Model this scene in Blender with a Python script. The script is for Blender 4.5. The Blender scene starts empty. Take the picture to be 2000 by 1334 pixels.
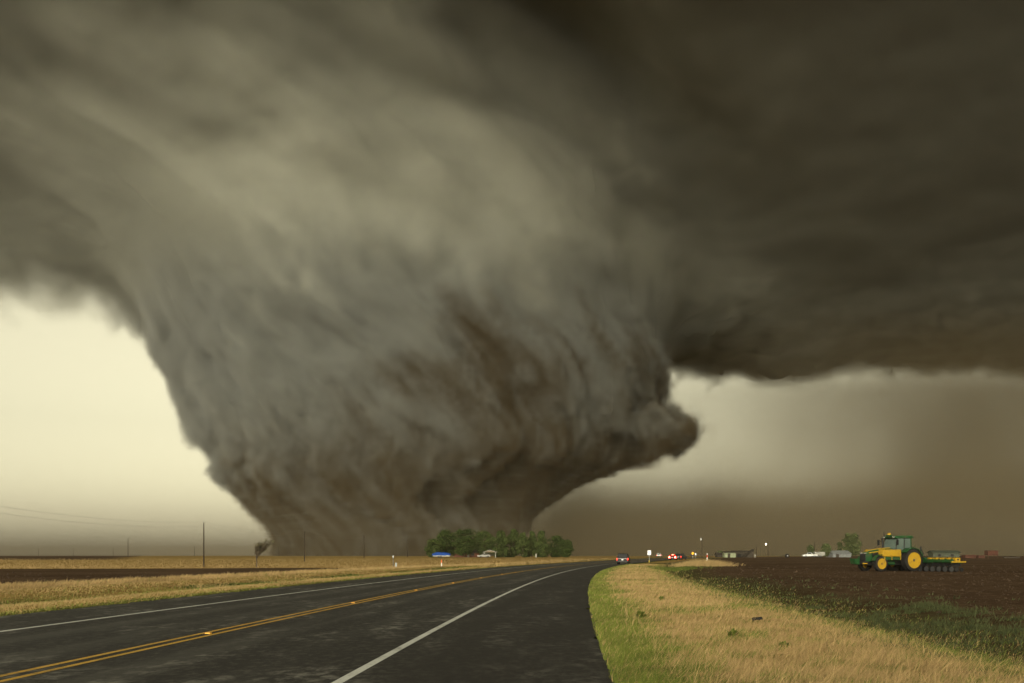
import bpy, bmesh, math, random
import numpy as np
from mathutils import Vector, Matrix

sc = bpy.context.scene
C = sc.collection
R = math.radians
F = 2000.0          # focal length in photo pixels
H = 1.45            # camera height
HY = 1085.0         # horizon row

# ---------------------------------------------------------------- camera, sky, sun
cam_d = bpy.data.cameras.new('camera')
cam = bpy.data.objects.new('camera', cam_d); C.objects.link(cam)
cam.location = (0, 0, H); cam.rotation_euler = (R(90), 0, 0)
cam_d.sensor_width = 36; cam_d.lens = 36
cam_d.shift_y = (HY - 667.0) / 2000.0
cam_d.clip_start = 0.1; cam_d.clip_end = 60000
sc.camera = cam
sc.view_settings.view_transform = 'Standard'
sc.view_settings.look = 'None'
sc.view_settings.exposure = 1.05
sc.view_settings.gamma = 1.0
sc.render.engine = 'CYCLES'
sc.cycles.use_denoising = True
sc.cycles.use_adaptive_sampling = True
sc.cycles.adaptive_threshold = 0.04
sc.cycles.max_bounces = 6
sc.cycles.diffuse_bounces = 2
sc.cycles.glossy_bounces = 2
sc.cycles.transmission_bounces = 4
sc.cycles.transparent_max_bounces = 8
sc.cycles.volume_bounces = 1
sc.cycles.volume_step_rate = 2.4
sc.cycles.volume_max_steps = 400

SUN_EL, SUN_AZ = 13.0, 195.0      # azimuth clockwise from +Y (view direction): behind, to the left
world = bpy.data.worlds.new('World'); sc.world = world; world.use_nodes = True
wt = world.node_tree; wt.nodes.clear()
wo = wt.nodes.new('ShaderNodeOutputWorld'); wb = wt.nodes.new('ShaderNodeBackground')
sky = wt.nodes.new('ShaderNodeTexSky'); sky.sky_type = 'NISHITA'; sky.sun_disc = False
sky.sun_elevation = R(SUN_EL); sky.sun_rotation = R(SUN_AZ)
sky.dust_density = 2.0; sky.air_density = 1.0; sky.ozone_density = 1.0
hs = wt.nodes.new('ShaderNodeHueSaturation'); hs.inputs['Saturation'].default_value = 0.12
mx = wt.nodes.new('ShaderNodeMix'); mx.data_type = 'RGBA'; mx.blend_type = 'MULTIPLY'
mx.inputs[0].default_value = 1.0; mx.inputs[7].default_value = (1.0, 0.91, 0.62, 1)
wt.links.new(sky.outputs[0], hs.inputs['Color']); wt.links.new(hs.outputs[0], mx.inputs[6])
wt.links.new(mx.outputs[2], wb.inputs[0]); wb.inputs[1].default_value = 0.108
wt.links.new(wb.outputs[0], wo.inputs[0])

sun_d = bpy.data.lights.new('sun', 'SUN'); sun_d.energy = 1.5; sun_d.angle = R(40); sun_d.color = (1.0, 0.965, 0.88)
sun = bpy.data.objects.new('sun', sun_d); C.objects.link(sun)
el, az = R(SUN_EL), R(SUN_AZ)
sdir = Vector((math.sin(az) * math.cos(el), math.cos(az) * math.cos(el), math.sin(el)))
sun.rotation_euler = sdir.to_track_quat('Z', 'Y').to_euler()
sun.location = (0, -50, 80)

# ---------------------------------------------------------------- node expression helper
class E:
    """A float or vector expression in a node tree."""
    def __init__(s, nt, sock): s.nt, s.s = nt, sock
    def _m(s, op, *a):
        n = s.nt.nodes.new('ShaderNodeMath'); n.operation = op
        for i, v in enumerate((s,) + a):
            if isinstance(v, E): s.nt.links.new(v.s, n.inputs[i])
            else: n.inputs[i].default_value = v
        return E(s.nt, n.outputs[0])
    def __add__(s, o): return s._m('ADD', o)
    __radd__ = __add__
    def __sub__(s, o): return s._m('SUBTRACT', o)
    def __rsub__(s, o): return s._m('MULTIPLY', -1.0)._m('ADD', o)
    def __mul__(s, o): return s._m('MULTIPLY', o)
    __rmul__ = __mul__
    def __truediv__(s, o): return s._m('DIVIDE', o)
    def max(s, o): return s._m('MAXIMUM', o)
    def min(s, o): return s._m('MINIMUM', o)
    def smax(s, o, k): return s._m('SMOOTH_MAX', o, k)
    def smin(s, o, k): return s._m('SMOOTH_MIN', o, k)
    def sqrt(s): return s._m('SQRT')
    def abs(s): return s._m('ABSOLUTE')
    def pow(s, p): return s._m('POWER', p)
    def clamp(s):
        n = s.nt.nodes.new('ShaderNodeClamp'); s.nt.links.new(s.s, n.inputs[0]); return E(s.nt, n.outputs[0])
    def ramp(s, a, b, c=0.0, d=1.0, smooth=True):
        n = s.nt.nodes.new('ShaderNodeMapRange'); n.interpolation_type = 'SMOOTHSTEP' if smooth else 'LINEAR'
        s.nt.links.new(s.s, n.inputs[0])
        for i, v in enumerate((a, b, c, d)):
            if isinstance(v, E): s.nt.links.new(v.s, n.inputs[1 + i])
            else: n.inputs[1 + i].default_value = v
        return E(s.nt, n.outputs[0])
    def curve(s, pts):
        """piecewise smooth curve through (input, value) points"""
        x0, x1 = pts[0][0], pts[-1][0]; ys = [p[1] for p in pts]; y0, y1 = min(ys), max(ys)
        if y1 - y0 < 1e-6: y1 = y0 + 1
        n = s.nt.nodes.new('ShaderNodeFloatCurve'); cu = n.mapping.curves[0]
        while len(cu.points) > 2: cu.points.remove(cu.points[1])
        P = [((p[0] - x0) / (x1 - x0), (p[1] - y0) / (y1 - y0)) for p in pts]
        cu.points[0].location = P[0]; cu.points[1].location = P[-1]
        for p in P[1:-1]: cu.points.new(*p)
        n.mapping.update()
        t = s.ramp(x0, x1, smooth=False)
        s.nt.links.new(t.s, n.inputs['Value'])
        return E(s.nt, n.outputs[0]) * (y1 - y0) + y0

def vec(nt, x, y, z):
    n = nt.nodes.new('ShaderNodeCombineXYZ')
    for i, v in enumerate((x, y, z)):
        if isinstance(v, E): nt.links.new(v.s, n.inputs[i])
        else: n.inputs[i].default_value = v
    return E(nt, n.outputs[0])
def sep(v):
    n = v.nt.nodes.new('ShaderNodeSeparateXYZ'); v.nt.links.new(v.s, n.inputs[0])
    return [E(v.nt, o) for o in n.outputs]
def noise(v, size, detail=3.0, rough=0.5, dist=0.0, seed=0.0, color=False):
    n = v.nt.nodes.new('ShaderNodeTexNoise'); n.noise_dimensions = '4D'
    v.nt.links.new(v.s, n.inputs['Vector']); n.inputs['W'].default_value = seed
    n.inputs['Scale'].default_value = 1.0 / size; n.inputs['Detail'].default_value = detail
    n.inputs['Roughness'].default_value = rough; n.inputs['Distortion'].default_value = dist
    return E(v.nt, n.outputs['Color' if color else 'Fac'])
def vmath(op, a, b):
    n = a.nt.nodes.new('ShaderNodeVectorMath'); n.operation = op
    a.nt.links.new(a.s, n.inputs[0])
    if isinstance(b, E): a.nt.links.new(b.s, n.inputs[1])
    elif op == 'SCALE': n.inputs['Scale'].default_value = b
    else: n.inputs[1].default_value = b
    return E(a.nt, n.outputs[0])
def rotz(v, ang):
    n = v.nt.nodes.new('ShaderNodeVectorRotate'); n.rotation_type = 'Z_AXIS'
    v.nt.links.new(v.s, n.inputs['Vector']); v.nt.links.new(ang.s, n.inputs['Angle'])
    return E(v.nt, n.outputs[0])

def px(x, y, D):
    """a photo pixel at depth D as a point"""
    return Vector(((x - 1000) / F * D, D, H + (HY - y) / F * D))

def volume_material(name, color, density, aniso=0.0):
    m = bpy.data.materials.new(name); m.use_nodes = True; nt = m.node_tree; nt.nodes.clear()
    o = nt.nodes.new('ShaderNodeOutputMaterial'); v = nt.nodes.new('ShaderNodeVolumePrincipled')
    v.inputs['Color'].default_value = (*color, 1); v.inputs['Density'].default_value = density
    v.inputs['Anisotropy'].default_value = aniso
    nt.links.new(v.outputs[0], o.inputs['Volume'])
    return m

def link_mesh(name, me, mat=None, parent=None):
    o = bpy.data.objects.new(name, me); C.objects.link(o); o.parent = parent
    if mat: me.materials.append(mat)
    return o

def cloud_core(name, lo, hi, voxel, field, depth):
    """the solid surface lying `depth` metres inside a cloud field, as a mesh"""
    nt = bpy.data.node_groups.new(name + '_shape', 'GeometryNodeTree')
    nt.interface.new_socket('Geometry', in_out='OUTPUT', socket_type='NodeSocketGeometry')
    out = nt.nodes.new('NodeGroupOutput'); vc = nt.nodes.new('GeometryNodeVolumeCube')
    pos = nt.nodes.new('GeometryNodeInputPosition')
    f = field(E(nt, pos.outputs[0])).max(0.0)
    nt.links.new(f.s, vc.inputs['Density'])
    vc.inputs['Min'].default_value = lo; vc.inputs['Max'].default_value = hi
    for i, a in enumerate('XYZ'):
        vc.inputs['Resolution ' + a].default_value = max(2, int((hi[i] - lo[i]) / voxel))
    vm = nt.nodes.new('GeometryNodeVolumeToMesh'); vm.inputs['Threshold'].default_value = depth
    nt.links.new(vc.outputs[0], vm.inputs[0])
    ss = nt.nodes.new('GeometryNodeSetShadeSmooth')
    nt.links.new(vm.outputs[0], ss.inputs[0]); nt.links.new(ss.outputs[0], out.inputs[0])
    tmp = bpy.data.objects.new('tmp', bpy.data.meshes.new('tmp')); C.objects.link(tmp)
    md = tmp.modifiers.new('shape', 'NODES'); md.node_group = nt
    dg = bpy.context.evaluated_depsgraph_get(); dg.update()
    me = bpy.data.meshes.new_from_object(tmp.evaluated_get(dg), depsgraph=dg); me.name = name
    bpy.data.objects.remove(tmp)
    me.materials.clear()
    return me

def cloud_volume(name, lo, hi, voxel, mat, field, parent=None):
    """a volume object whose density grid is filled from field(position)"""
    d = bpy.data.volumes.new(name); o = bpy.data.objects.new(name, d); C.objects.link(o)
    d.materials.append(mat)
    nt = bpy.data.node_groups.new(name + '_density', 'GeometryNodeTree')
    nt.interface.new_socket('Geometry', in_out='INPUT', socket_type='NodeSocketGeometry')
    nt.interface.new_socket('Geometry', in_out='OUTPUT', socket_type='NodeSocketGeometry')
    out = nt.nodes.new('NodeGroupOutput'); vc = nt.nodes.new('GeometryNodeVolumeCube')
    pos = nt.nodes.new('GeometryNodeInputPosition')
    f = field(E(nt, pos.outputs[0]))
    nt.links.new(f.s, vc.inputs['Density'])
    vc.inputs['Min'].default_value = lo; vc.inputs['Max'].default_value = hi
    for i, a in enumerate('XYZ'):
        vc.inputs['Resolution ' + a].default_value = max(2, int((hi[i] - lo[i]) / voxel))
    sm = nt.nodes.new('GeometryNodeSetMaterial'); sm.inputs['Material'].default_value = mat
    nt.links.new(vc.outputs[0], sm.inputs[0]); nt.links.new(sm.outputs[0], out.inputs[0])
    md = o.modifiers.new('density', 'NODES'); md.node_group = nt
    o.parent = parent
    return o


# ---------------------------------------------------------------- naming helpers
def tag(o, label=None, cat=None, group=None, kind=None):
    if label: o['label'] = label
    if cat: o['category'] = cat
    if group: o['group'] = group
    if kind: o['kind'] = kind
    return o
def thing(name, label, cat, loc=(0, 0, 0), rz=0.0, group=None):
    o = bpy.data.objects.new(name, None); C.objects.link(o)
    o.location = loc; o.rotation_euler = (0, 0, rz); o.empty_display_size = 0.3
    return tag(o, label, cat, group)
def copy_tree(o, parent=None):
    c = o.copy(); C.objects.link(c); c.parent = parent
    for ch in [k for k in bpy.data.objects if k.parent == o]: copy_tree(ch, c)
    return c

# ---------------------------------------------------------------- materials
def matte(name, color, rough=1.0, spec=0.0, metal=0.0):
    m = bpy.data.materials.new(name); m.use_nodes = True
    b = m.node_tree.nodes['Principled BSDF']; b.inputs['Base Color'].default_value = (*color, 1)
    b.inputs['Roughness'].default_value = rough; b.inputs['Specular IOR Level'].default_value = spec
    b.inputs['Metallic'].default_value = metal
    return m
def worn(name, c1, c2, size, rough=0.6, spec=0.3, metal=0.0, detail=4, lo=0.4, hi=0.65, bump=0.0):
    """two colours broken up by noise, in object space"""
    m = matte(name, c1, rough, spec, metal); nt = m.node_tree; b = nt.nodes['Principled BSDF']
    tc = nt.nodes.new('ShaderNodeTexCoord')
    n = noise(E(nt, tc.outputs['Object']), size, detail, 0.6)
    mix_into(nt, n.ramp(lo, hi), c1, c2, b.inputs['Base Color'])
    if bump:
        bp = nt.nodes.new('ShaderNodeBump'); bp.inputs['Strength'].default_value = bump; bp.inputs['Distance'].default_value = size * 0.3
        nt.links.new(n.s, bp.inputs['Height']); nt.links.new(bp.outputs[0], b.inputs['Normal'])
    return m
def mix(nt, f, a, b):
    m = nt.nodes.new('ShaderNodeMix'); m.data_type = 'RGBA'
    if isinstance(f, E): nt.links.new(f.s, m.inputs[0])
    else: m.inputs[0].default_value = f
    for i, v in ((6, a), (7, b)):
        if isinstance(v, tuple): m.inputs[i].default_value = (*v[:3], 1)
        else: nt.links.new(v, m.inputs[i])
    return m.outputs[2]
def mix_into(nt, f, a, b, sock): nt.links.new(mix(nt, f, a, b), sock)
def glow(name, color, strength):
    m = bpy.data.materials.new(name); m.use_nodes = True; nt = m.node_tree
    b = nt.nodes['Principled BSDF']; b.inputs['Base Color'].default_value = (*color, 1)
    b.inputs['Emission Color'].default_value = (*color, 1); b.inputs['Emission Strength'].default_value = strength
    return m

# ---------------------------------------------------------------- tornado and storm cloud
TD = 1800.0; K = TD / F
prof = [(1090, 592, 1000), (1040, 572, 1028), (1000, 520, 1046), (970, 478, 1092), (945, 442, 1135), (910, 426, 1215), (880, 408, 1244),
        (820, 374, 1276), (760, 340, 1296), (700, 306, 1300), (650, 296, 1310), (600, 268, 1320), (550, 215, 1325), (500, 120, 1335), (450, -20, 1350), (400, -200, 1375), (300, -560, 1430), (200, -900, 1490), (0, -1300, 1620)]
zc = [((HY - y) * K, ((l + r) / 2 - 1000) * K) for y, l, r in prof]
zr = [((HY - y) * K, (r - l) / 2 * K * 0.975) for y, l, r in prof]

zf = [(-5, 300), (60, 330), (130, 375), (220, 415), (330, 430), (450, 470), (700, 640), (980, 930)]

def twist(P):
    x, y, z = sep(P)
    dx = x - z.curve(zc); dy = y - TD
    return dx, dy, z, rotz(vec(P.nt, dx, dy, z * 0.55), z.smin(440, 80) * 0.0017)

def storm_depth(P, fine=True):
    """metres inside the storm: the funnel and the cloud above it, run together"""
    x, y, z = sep(P)
    dx, dy, _, q = twist(P)
    rr = z.curve(zr); ey = dy * (rr / z.curve(zf))       # the front stands steeper than the sides
    d = (rr - (dx * dx + ey * ey).sqrt()) * z.ramp(430, 640, 1.0, 0.42)
    d = d + (noise(q, 150, 2, 0.5, 0, 1.3) - 0.5) * 120
    blob = 1.0 - ((x - 206) * (x - 206) / (84 * 84) + (y - 1720) * (y - 1720) / (140 * 140) + (z - 200 - (x - 206) * 0.12) * (z - 200 - (x - 206) * 0.12) / (34 * 34)).sqrt()
    d = d.smax(blob * 42, 25)
    n0 = noise(vec(P.nt, x, y * 0.7, z), 420, 2, 0.5, 0.4, 2.2) - 0.5
    n1 = noise(P, 150, 3, 0.55, 0.5, 8.3) - 0.5
    rt = x.ramp(0, 420)                                  # 0 on the left of the funnel, 1 on the right
    far = x.ramp(-300, 350, 1840, 2470) + n1 * 260
    side = (x - (y - 1100) * 0.48 + n0 * 300).ramp(-100, 260)
    near = side * -1400 + 900
    rise = y.ramp(1340, 1860, 300, 0, False)
    base = rise * (1 - side) + side * y.ramp(900, 2330, 190, 0, False) + x.ramp(-400, 0, 388, 412) + n0 * (rt * -60 + 110) + n1 * (rt * -25 + 45)
    deck = (z - base).smin((far - y) * x.ramp(-350, 300, 0.22, 0.3), 60).smin(y - near, 80)
    d = d.smax(deck, 130)
    up = z.ramp(330, 500)
    f = (noise(q, 66, 5 if fine else 2, 0.6 if fine else 0.45, 0.6, 4.1) - 0.5) * (1 - up) * 104 * x.ramp(20, 230, 1.0, 1.7)
    lay = noise(vec(P.nt, x * 0.7, y * 0.8, z * 1.2), 120, 5 if fine else 1, 0.55, 0.8, 3.7) - 0.5
    f = f + lay * up * (rt * -22 + 32)
    d = d + f + (noise(P, 75, 3, 0.6, 0.6, 2.9) - 0.5) * rt * z.ramp(540, 420) * z.ramp(290, 350) * 75
    if fine: d = d + (noise(q, 25, 3, 0.55, 0.5, 6.4) - 0.5) * z.ramp(350, 520, 50, 14)
    return d
def storm_field(P, funnel):
    x, y, z = sep(P)
    d = storm_depth(P)
    m = x.ramp(-760, -700) * x.ramp(440, 380) * z.ramp(478, 310) * y.ramp(1240, 1290)
    return d.ramp(-3, 17 if funnel else 46) * d.ramp(85, 65) * (m if funnel else 1 - m)

def core_depth(P):
    x, y, z = sep(P)
    return storm_depth(P, False) - x.ramp(-380, -600, 0, 60) * y.ramp(1350, 1600)

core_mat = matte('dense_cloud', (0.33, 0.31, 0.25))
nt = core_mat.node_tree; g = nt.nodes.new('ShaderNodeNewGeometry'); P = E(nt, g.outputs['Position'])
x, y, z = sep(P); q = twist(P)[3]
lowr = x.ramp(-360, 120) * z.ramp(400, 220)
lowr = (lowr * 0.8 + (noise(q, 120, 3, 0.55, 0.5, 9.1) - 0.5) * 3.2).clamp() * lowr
dusty = (lowr + z.ramp(140, 20) * 0.85 + (x - (y - 1100) * 0.48).ramp(0, 400) * z.ramp(300, 420) * 0.55).clamp()  # brown dust patches, plus painted shade on the foot and right-hand cloud
grey = mix(nt, z.ramp(420, 180), (0.21, 0.212, 0.18), (0.115, 0.121, 0.113))  # weaker light low on the funnel, painted in as a darker grey
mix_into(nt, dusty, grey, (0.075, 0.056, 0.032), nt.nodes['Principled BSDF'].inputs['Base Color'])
vapour = volume_material('vapour', (0.56, 0.565, 0.49), 0.07)
shaded_vapour = volume_material('shaded_vapour', (0.39, 0.40, 0.372), 0.085)  # darker copy of vapour: shade of the funnel's lower half painted in

SLO, SHI = (-1150, 740, -5), (1500, 2620, 790)
storm = cloud_core('storm', SLO, SHI, 11.0, core_depth, 25.0)
def split_storm(me):
    """cut the storm's surface into the funnel and the cloud it hangs from"""
    n = len(me.vertices); co = np.empty(n * 3); me.vertices.foreach_get('co', co); co = co.reshape(-1, 3)
    nr = np.empty(n * 3); me.vertex_normals.foreach_get('vector', nr); nr = nr.reshape(-1, 3)
    faces = [tuple(p.vertices) for p in me.polygons]
    cz = np.array([co[list(f)].mean(0) for f in faces])
    zs = [a for a, b in zc]; rr = np.hypot(cz[:, 0] - np.interp(cz[:, 2], zs, [b for a, b in zc]), cz[:, 1] - TD)
    isf = (cz[:, 2] < 425) & (rr < np.interp(cz[:, 2], zs, [b for a, b in zr]) + 110)
    out = []
    for sel in (isf, ~isf):
        fs = [f for f, k in zip(faces, sel) if k]
        used = sorted({v for f in fs for v in f}); ix = {v: i for i, v in enumerate(used)}
        m = bpy.data.meshes.new('storm_piece')
        m.from_pydata(co[used].tolist(), [], [tuple(ix[v] for v in f) for f in fs]); m.update()
        m.polygons.foreach_set('use_smooth', [True] * len(m.polygons))
        m.normals_split_custom_set_from_vertices(nr[used].tolist())
        out.append(m)
    return out
fm, cm = split_storm(storm)
tornado = thing('tornado', 'huge wedge tornado of grey vapour and brown dust touching the ground behind the grove', 'tornado', ((782 - 1000) * K, TD, 0))
def under(o, parent):
    o.parent = parent; o.matrix_parent_inverse = Matrix.Translation(-parent.location); return o
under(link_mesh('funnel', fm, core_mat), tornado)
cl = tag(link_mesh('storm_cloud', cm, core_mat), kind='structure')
cloud_volume('cloud_veil', SLO, SHI, 14.0, vapour, lambda P: storm_field(P, False), cl)
under(cloud_volume('vapour_sheath', (-765, 1235, -5), (445, 2000, 480), 5.5, shaded_vapour, lambda P: storm_field(P, True)), tornado)

def streak_field(P):
    x, y, z = sep(P); q = twist(P)[3]
    d = storm_depth(P, False)
    n = noise(q, 95, 3, 0.55, 0.8, 9.1)
    patch = x.ramp(-300, -20) * z.ramp(70, 140) * z.ramp(400, 290)
    f = (patch * 0.5 + (n - 0.52) * 6.0).clamp() * patch + ((z - x * 0.08).ramp(190, 60) * 1.6 + (z - x * 0.2).ramp(330, 120) * 0.2) * (n * 1.8).clamp()  # dust streaks, then a low gradient: foot dust with painted shade
    return f * d.ramp(-4, 26)
brown_dust = volume_material('soil_dust_and_shade', (0.13, 0.100, 0.057), 0.36)
under(cloud_volume('soil_dust_and_shade', (-460, 1280, -5), (330, 1860, 420), 11.0, brown_dust, streak_field), tornado)

def dust_field(P):
    x, y, z = sep(P)
    n = noise(vec(P.nt, x, y, z), 260, 4, 0.55, 0.3, 3.3)
    low = (z - n * 90).ramp(190, -40).pow(1.6)
    right = x.ramp(300, 1500)
    edge = x.ramp(-60, 160) * y.ramp(1560, 1800)
    back = y.ramp(1800, 2000)
    return (low * n * 3.0 + ((right + 0.22) * n * 2.0 + (n - 0.42).max(0.0) * 0.9 * z.ramp(420, 60)) * back).max(0.0) * edge
dust = volume_material('brown_dust', (0.36, 0.30, 0.19), 0.0028)
tag(cloud_volume('dust_cloud', (-60, 1560, -5), (2300, 2900, 450), 32.0, dust, dust_field), 'brown dust blowing along the ground right of the tornado', 'dust', kind='stuff')

# ---------------------------------------------------------------- land: heights and road line
def sstep(a, b, t):
    t = np.clip((np.asarray(t, float) - a) / (b - a), 0, 1); return t * t * (3 - 2 * t)
YE = 460.0
def road_x(Y):
    """the road's centre line"""
    Y = np.asarray(Y, float); a = np.clip(Y, 0, YE)
    return -6.6 + 0.045 * Y + 0.00038 * a * a + np.clip(Y - YE, 0, None) * 2 * 0.00038 * YE
def land_z(X, Y):
    X = np.asarray(X, float); Y = np.asarray(Y, float); u = X - road_x(Y)
    rise = 0.72 * sstep(185, 420, Y) * sstep(-400, 60, Y)
    dip = -0.62 * sstep(-14, -34, u) * sstep(20, 60, Y) * (1 - sstep(170, 380, Y))
    ditch = -0.30 * np.exp(-((u - 14.5) / 2.4) ** 2) * (1 - sstep(120, 200, Y)) - 0.22 * np.exp(-((u + 12.5) / 2.2) ** 2) * (1 - sstep(90, 160, Y))
    return rise + dip + ditch
def on_land(px_, Y, dz=0.0):
    X = (px_ - 1000) / F * Y
    return Vector((X, Y, float(land_z(X, Y)) + dz))

def grid_mesh(name, us, ys, zf, mat, u_to_x=True):
    U, Y = np.meshgrid(us, ys); X = U + road_x(Y) if u_to_x else U
    Z = zf(X, Y, U); n, m = U.shape
    co = np.stack([X, Y, Z], -1).reshape(-1, 3)
    i = np.arange(n * m).reshape(n, m)
    f = np.stack([i[:-1, :-1], i[:-1, 1:], i[1:, 1:], i[1:, :-1]], -1).reshape(-1, 4)
    me = bpy.data.meshes.new(name); me.from_pydata(co.tolist(), [], f.tolist()); me.update()
    me.polygons.foreach_set('use_smooth', [True] * len(me.polygons))
    return link_mesh(name, me, mat)

# ---------------------------------------------------------------- ground material
def road_u(P):
    x, y, z = sep(P); a = y.max(0.0).min(YE)
    return x, y, x - (y * 0.045 - 6.6 + a * a * 0.00038 + (y - YE).max(0.0) * (2 * 0.00038 * YE))

ground_mat = matte('field_ground', (0.2, 0.15, 0.08)); nt = ground_mat.node_tree
g = nt.nodes.new('ShaderNodeNewGeometry'); P = E(nt, g.outputs['Position'])
x, y, u = road_u(P)
n1 = noise(P, 5.0, 3, 0.55, 0.4, 1.0); n2 = noise(P, 0.6, 4, 0.65, 0.0, 2.0); n3 = noise(P, 18.0, 3, 0.5, 0.3, 3.0)
streak = noise(vec(nt, u, y * 0.12, 0.0), 1.6, 3, 0.6, 0.2, 4.0)
ue = u + (n1 - 0.5) * 3.4 + (n2 - 0.5) * 0.9
soil = mix(nt, (n2 * 0.7 + n3 * 0.5).ramp(0.42, 0.78), (0.040, 0.025, 0.0155), (0.082, 0.054, 0.033))
soil = mix(nt, streak.ramp(0.52, 0.72) * 0.35, soil, (0.11, 0.074, 0.046))
straw = mix(nt, (n2 * 0.8 + n1 * 0.3).ramp(0.4, 0.75), (0.16, 0.103, 0.036), (0.31, 0.215, 0.075))
green = mix(nt, n2.ramp(0.35, 0.7), (0.040, 0.052, 0.014), (0.085, 0.105, 0.028))
weedy = mix(nt, (n1 * 0.6 + n2 * 0.6).ramp(0.45, 0.72), (0.046, 0.031, 0.017), (0.056, 0.058, 0.024))
straw_patchy = mix(nt, n3.ramp(0.52, 0.66) * n1.ramp(0.35, 0.6) * 0.85, straw, green)
# right of the road: green fringe, straw, weeds, ploughed soil
right = mix(nt, (ue + (n3 - 0.5) * 3).ramp(11.6, 14.6), straw_patchy, weedy)
right = mix(nt, (ue + (n3 - 0.5) * 5).ramp(15.5, 18.5), right, soil)
right = mix(nt, (u + (n1 - 0.5) * 1.6).ramp(9.0, 7.9), right, green)
# left of the road: straw verge with a green line in the ditch, ploughed strip, straw field, far soil
ditch = ((u + 12.6 + (n1 - 0.5) * 4).abs()).ramp(2.2, 0.7) * n3.ramp(0.36, 0.5)
left = mix(nt, ditch, straw, green)
far_straw = mix(nt, (y + (n1 - 0.5) * 5).ramp(290, 320) * (x + y * 0.36).ramp(0, -14), straw, soil)
strip = mix(nt, (y - (x + 79) * 0.25 + (n1 - 0.5) * 4).ramp(155, 161), soil, far_straw)
left = mix(nt, (ue * -1.0).ramp(19.0, 20.4), left, strip)
left = mix(nt, (u + (n1 - 0.5) * 1.4).ramp(-8.2, -7.4) * 0.8, left, green)
land = mix(nt, u.ramp(-0.1, 0.1), left, right)
nt.links.new(land, nt.nodes['Principled BSDF'].inputs['Base Color'])
bp = nt.nodes.new('ShaderNodeBump'); bp.inputs['Strength'].default_value = 0.9; bp.inputs['Distance'].default_value = 0.16
nt.links.new((n2 + streak * 0.5).s, bp.inputs['Height']); nt.links.new(bp.outputs[0], nt.nodes['Principled BSDF'].inputs['Normal'])

us = np.unique(np.concatenate([-np.geomspace(30, 9000, 40), np.arange(-30, -7.2, 0.8), [-7.15, -6.95, -6.88, -6.6], [0, 6.9, 7.18, 7.26, 7.5], np.arange(8, 32, 0.8), np.geomspace(32, 9000, 40)]))
ys = np.unique(np.concatenate([[-4000, -1500, -500, -200, -80, -30], np.arange(0, 60, 0.8), np.geomspace(60, 14000, 110)]))
prng = np.random.default_rng(3)
def ground_z(X, Y, U):
    z = land_z(X, Y)
    z = z - 0.10 * ((U > -6.9) & (U < 7.2))
    rough = ((U < -20) | (U > 16)) & (Y > 5) & (Y < 250)
    return z + rough * prng.uniform(-0.035, 0.035, X.shape)
tag(grid_mesh('ground', us, ys, ground_z, ground_mat), kind='structure')

# ---------------------------------------------------------------- road and its paint
asphalt = matte('asphalt', (0.03, 0.03, 0.028), 0.85, 0.2); nt = asphalt.node_tree
g = nt.nodes.new('ShaderNodeNewGeometry'); P = E(nt, g.outputs['Position']); x, y, u = road_u(P)
n1 = noise(P, 0.05, 3, 0.7, 0, 1); n2 = noise(vec(nt, u, y * 0.25, 0.0), 0.9, 4, 0.6, 0.4, 2); n3 = noise(vec(nt, u * 2.0, y * 0.10, 0.0), 1.8, 3, 0.5, 0.3, 3)
n4 = noise(vec(nt, u * 1.5, y, 0.0), 0.35, 4, 0.7, 0.2, 5)
aspc = mix(nt, n1.ramp(0.35, 0.7), (0.009, 0.0084, 0.0068), (0.027, 0.025, 0.020))
track = ((u.abs() - 2.0).abs() - 0.85).abs().ramp(0.55, 0.1)
n5 = noise(vec(nt, u * 1.3, y * 0.8, 0.0), 0.16, 3, 0.7, 0, 7)
aspc = mix(nt, n5.ramp(0.48, 0.66) * 0.7, aspc, (0.055, 0.051, 0.042))
aspc = mix(nt, n5.ramp(0.5, 0.36) * 0.6, aspc, (0.010, 0.0095, 0.008))
aspc = mix(nt, track * n3.ramp(0.3, 0.6) * 0.6, aspc, (0.052, 0.05, 0.042))
aspc = mix(nt, n2.ramp(0.46, 0.68) * n4.ramp(0.44, 0.66), aspc, (0.14, 0.135, 0.115))
aspc = mix(nt, n3.ramp(0.58, 0.75) * 0.5, aspc, (0.012, 0.011, 0.010))
aspc = mix(nt, u.ramp(4.3, 4.7) * 0.55, aspc, (0.016, 0.014, 0.011))
nt.links.new(aspc, nt.nodes['Principled BSDF'].inputs['Base Color'])
bp = nt.nodes.new('ShaderNodeBump'); bp.inputs['Strength'].default_value = 0.6; bp.inputs['Distance'].default_value = 0.012
nt.links.new(n1.s, bp.inputs['Height']); nt.links.new(bp.outputs[0], nt.nodes['Principled BSDF'].inputs['Normal'])
ry = np.unique(np.concatenate([np.arange(-60, 130, 1.0), np.arange(130, YE + 1, 5.0), np.linspace(YE, 900, 20)]))
def ribbon(name, u0, u1, dz, mat, parent=None, y0=-60, y1=900, segs=4, ragged=0.0):
    yy = ry[(ry >= y0) & (ry <= y1)]
    uu = np.linspace(u0, u1, segs + 1)
    U, Y = np.meshgrid(uu, yy)
    if ragged:
        rg = np.random.default_rng(int(abs(u0 * 10)))
        U[:, 0] += rg.uniform(-ragged, ragged, len(yy)); U[:, -1] += rg.uniform(-ragged, ragged, len(yy))
    X = U + road_x(Y); Z = land_z(X, Y) + dz
    n, m = U.shape; co = np.stack([X, Y, Z], -1).reshape(-1, 3); i = np.arange(n * m).reshape(n, m)
    f = np.stack([i[:-1, :-1], i[:-1, 1:], i[1:, 1:], i[1:, :-1]], -1).reshape(-1, 4)
    me = bpy.data.meshes.new(name); me.from_pydata(co.tolist(), [], f.tolist()); me.update()
    o = link_mesh(name, me, mat, parent); return o
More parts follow.
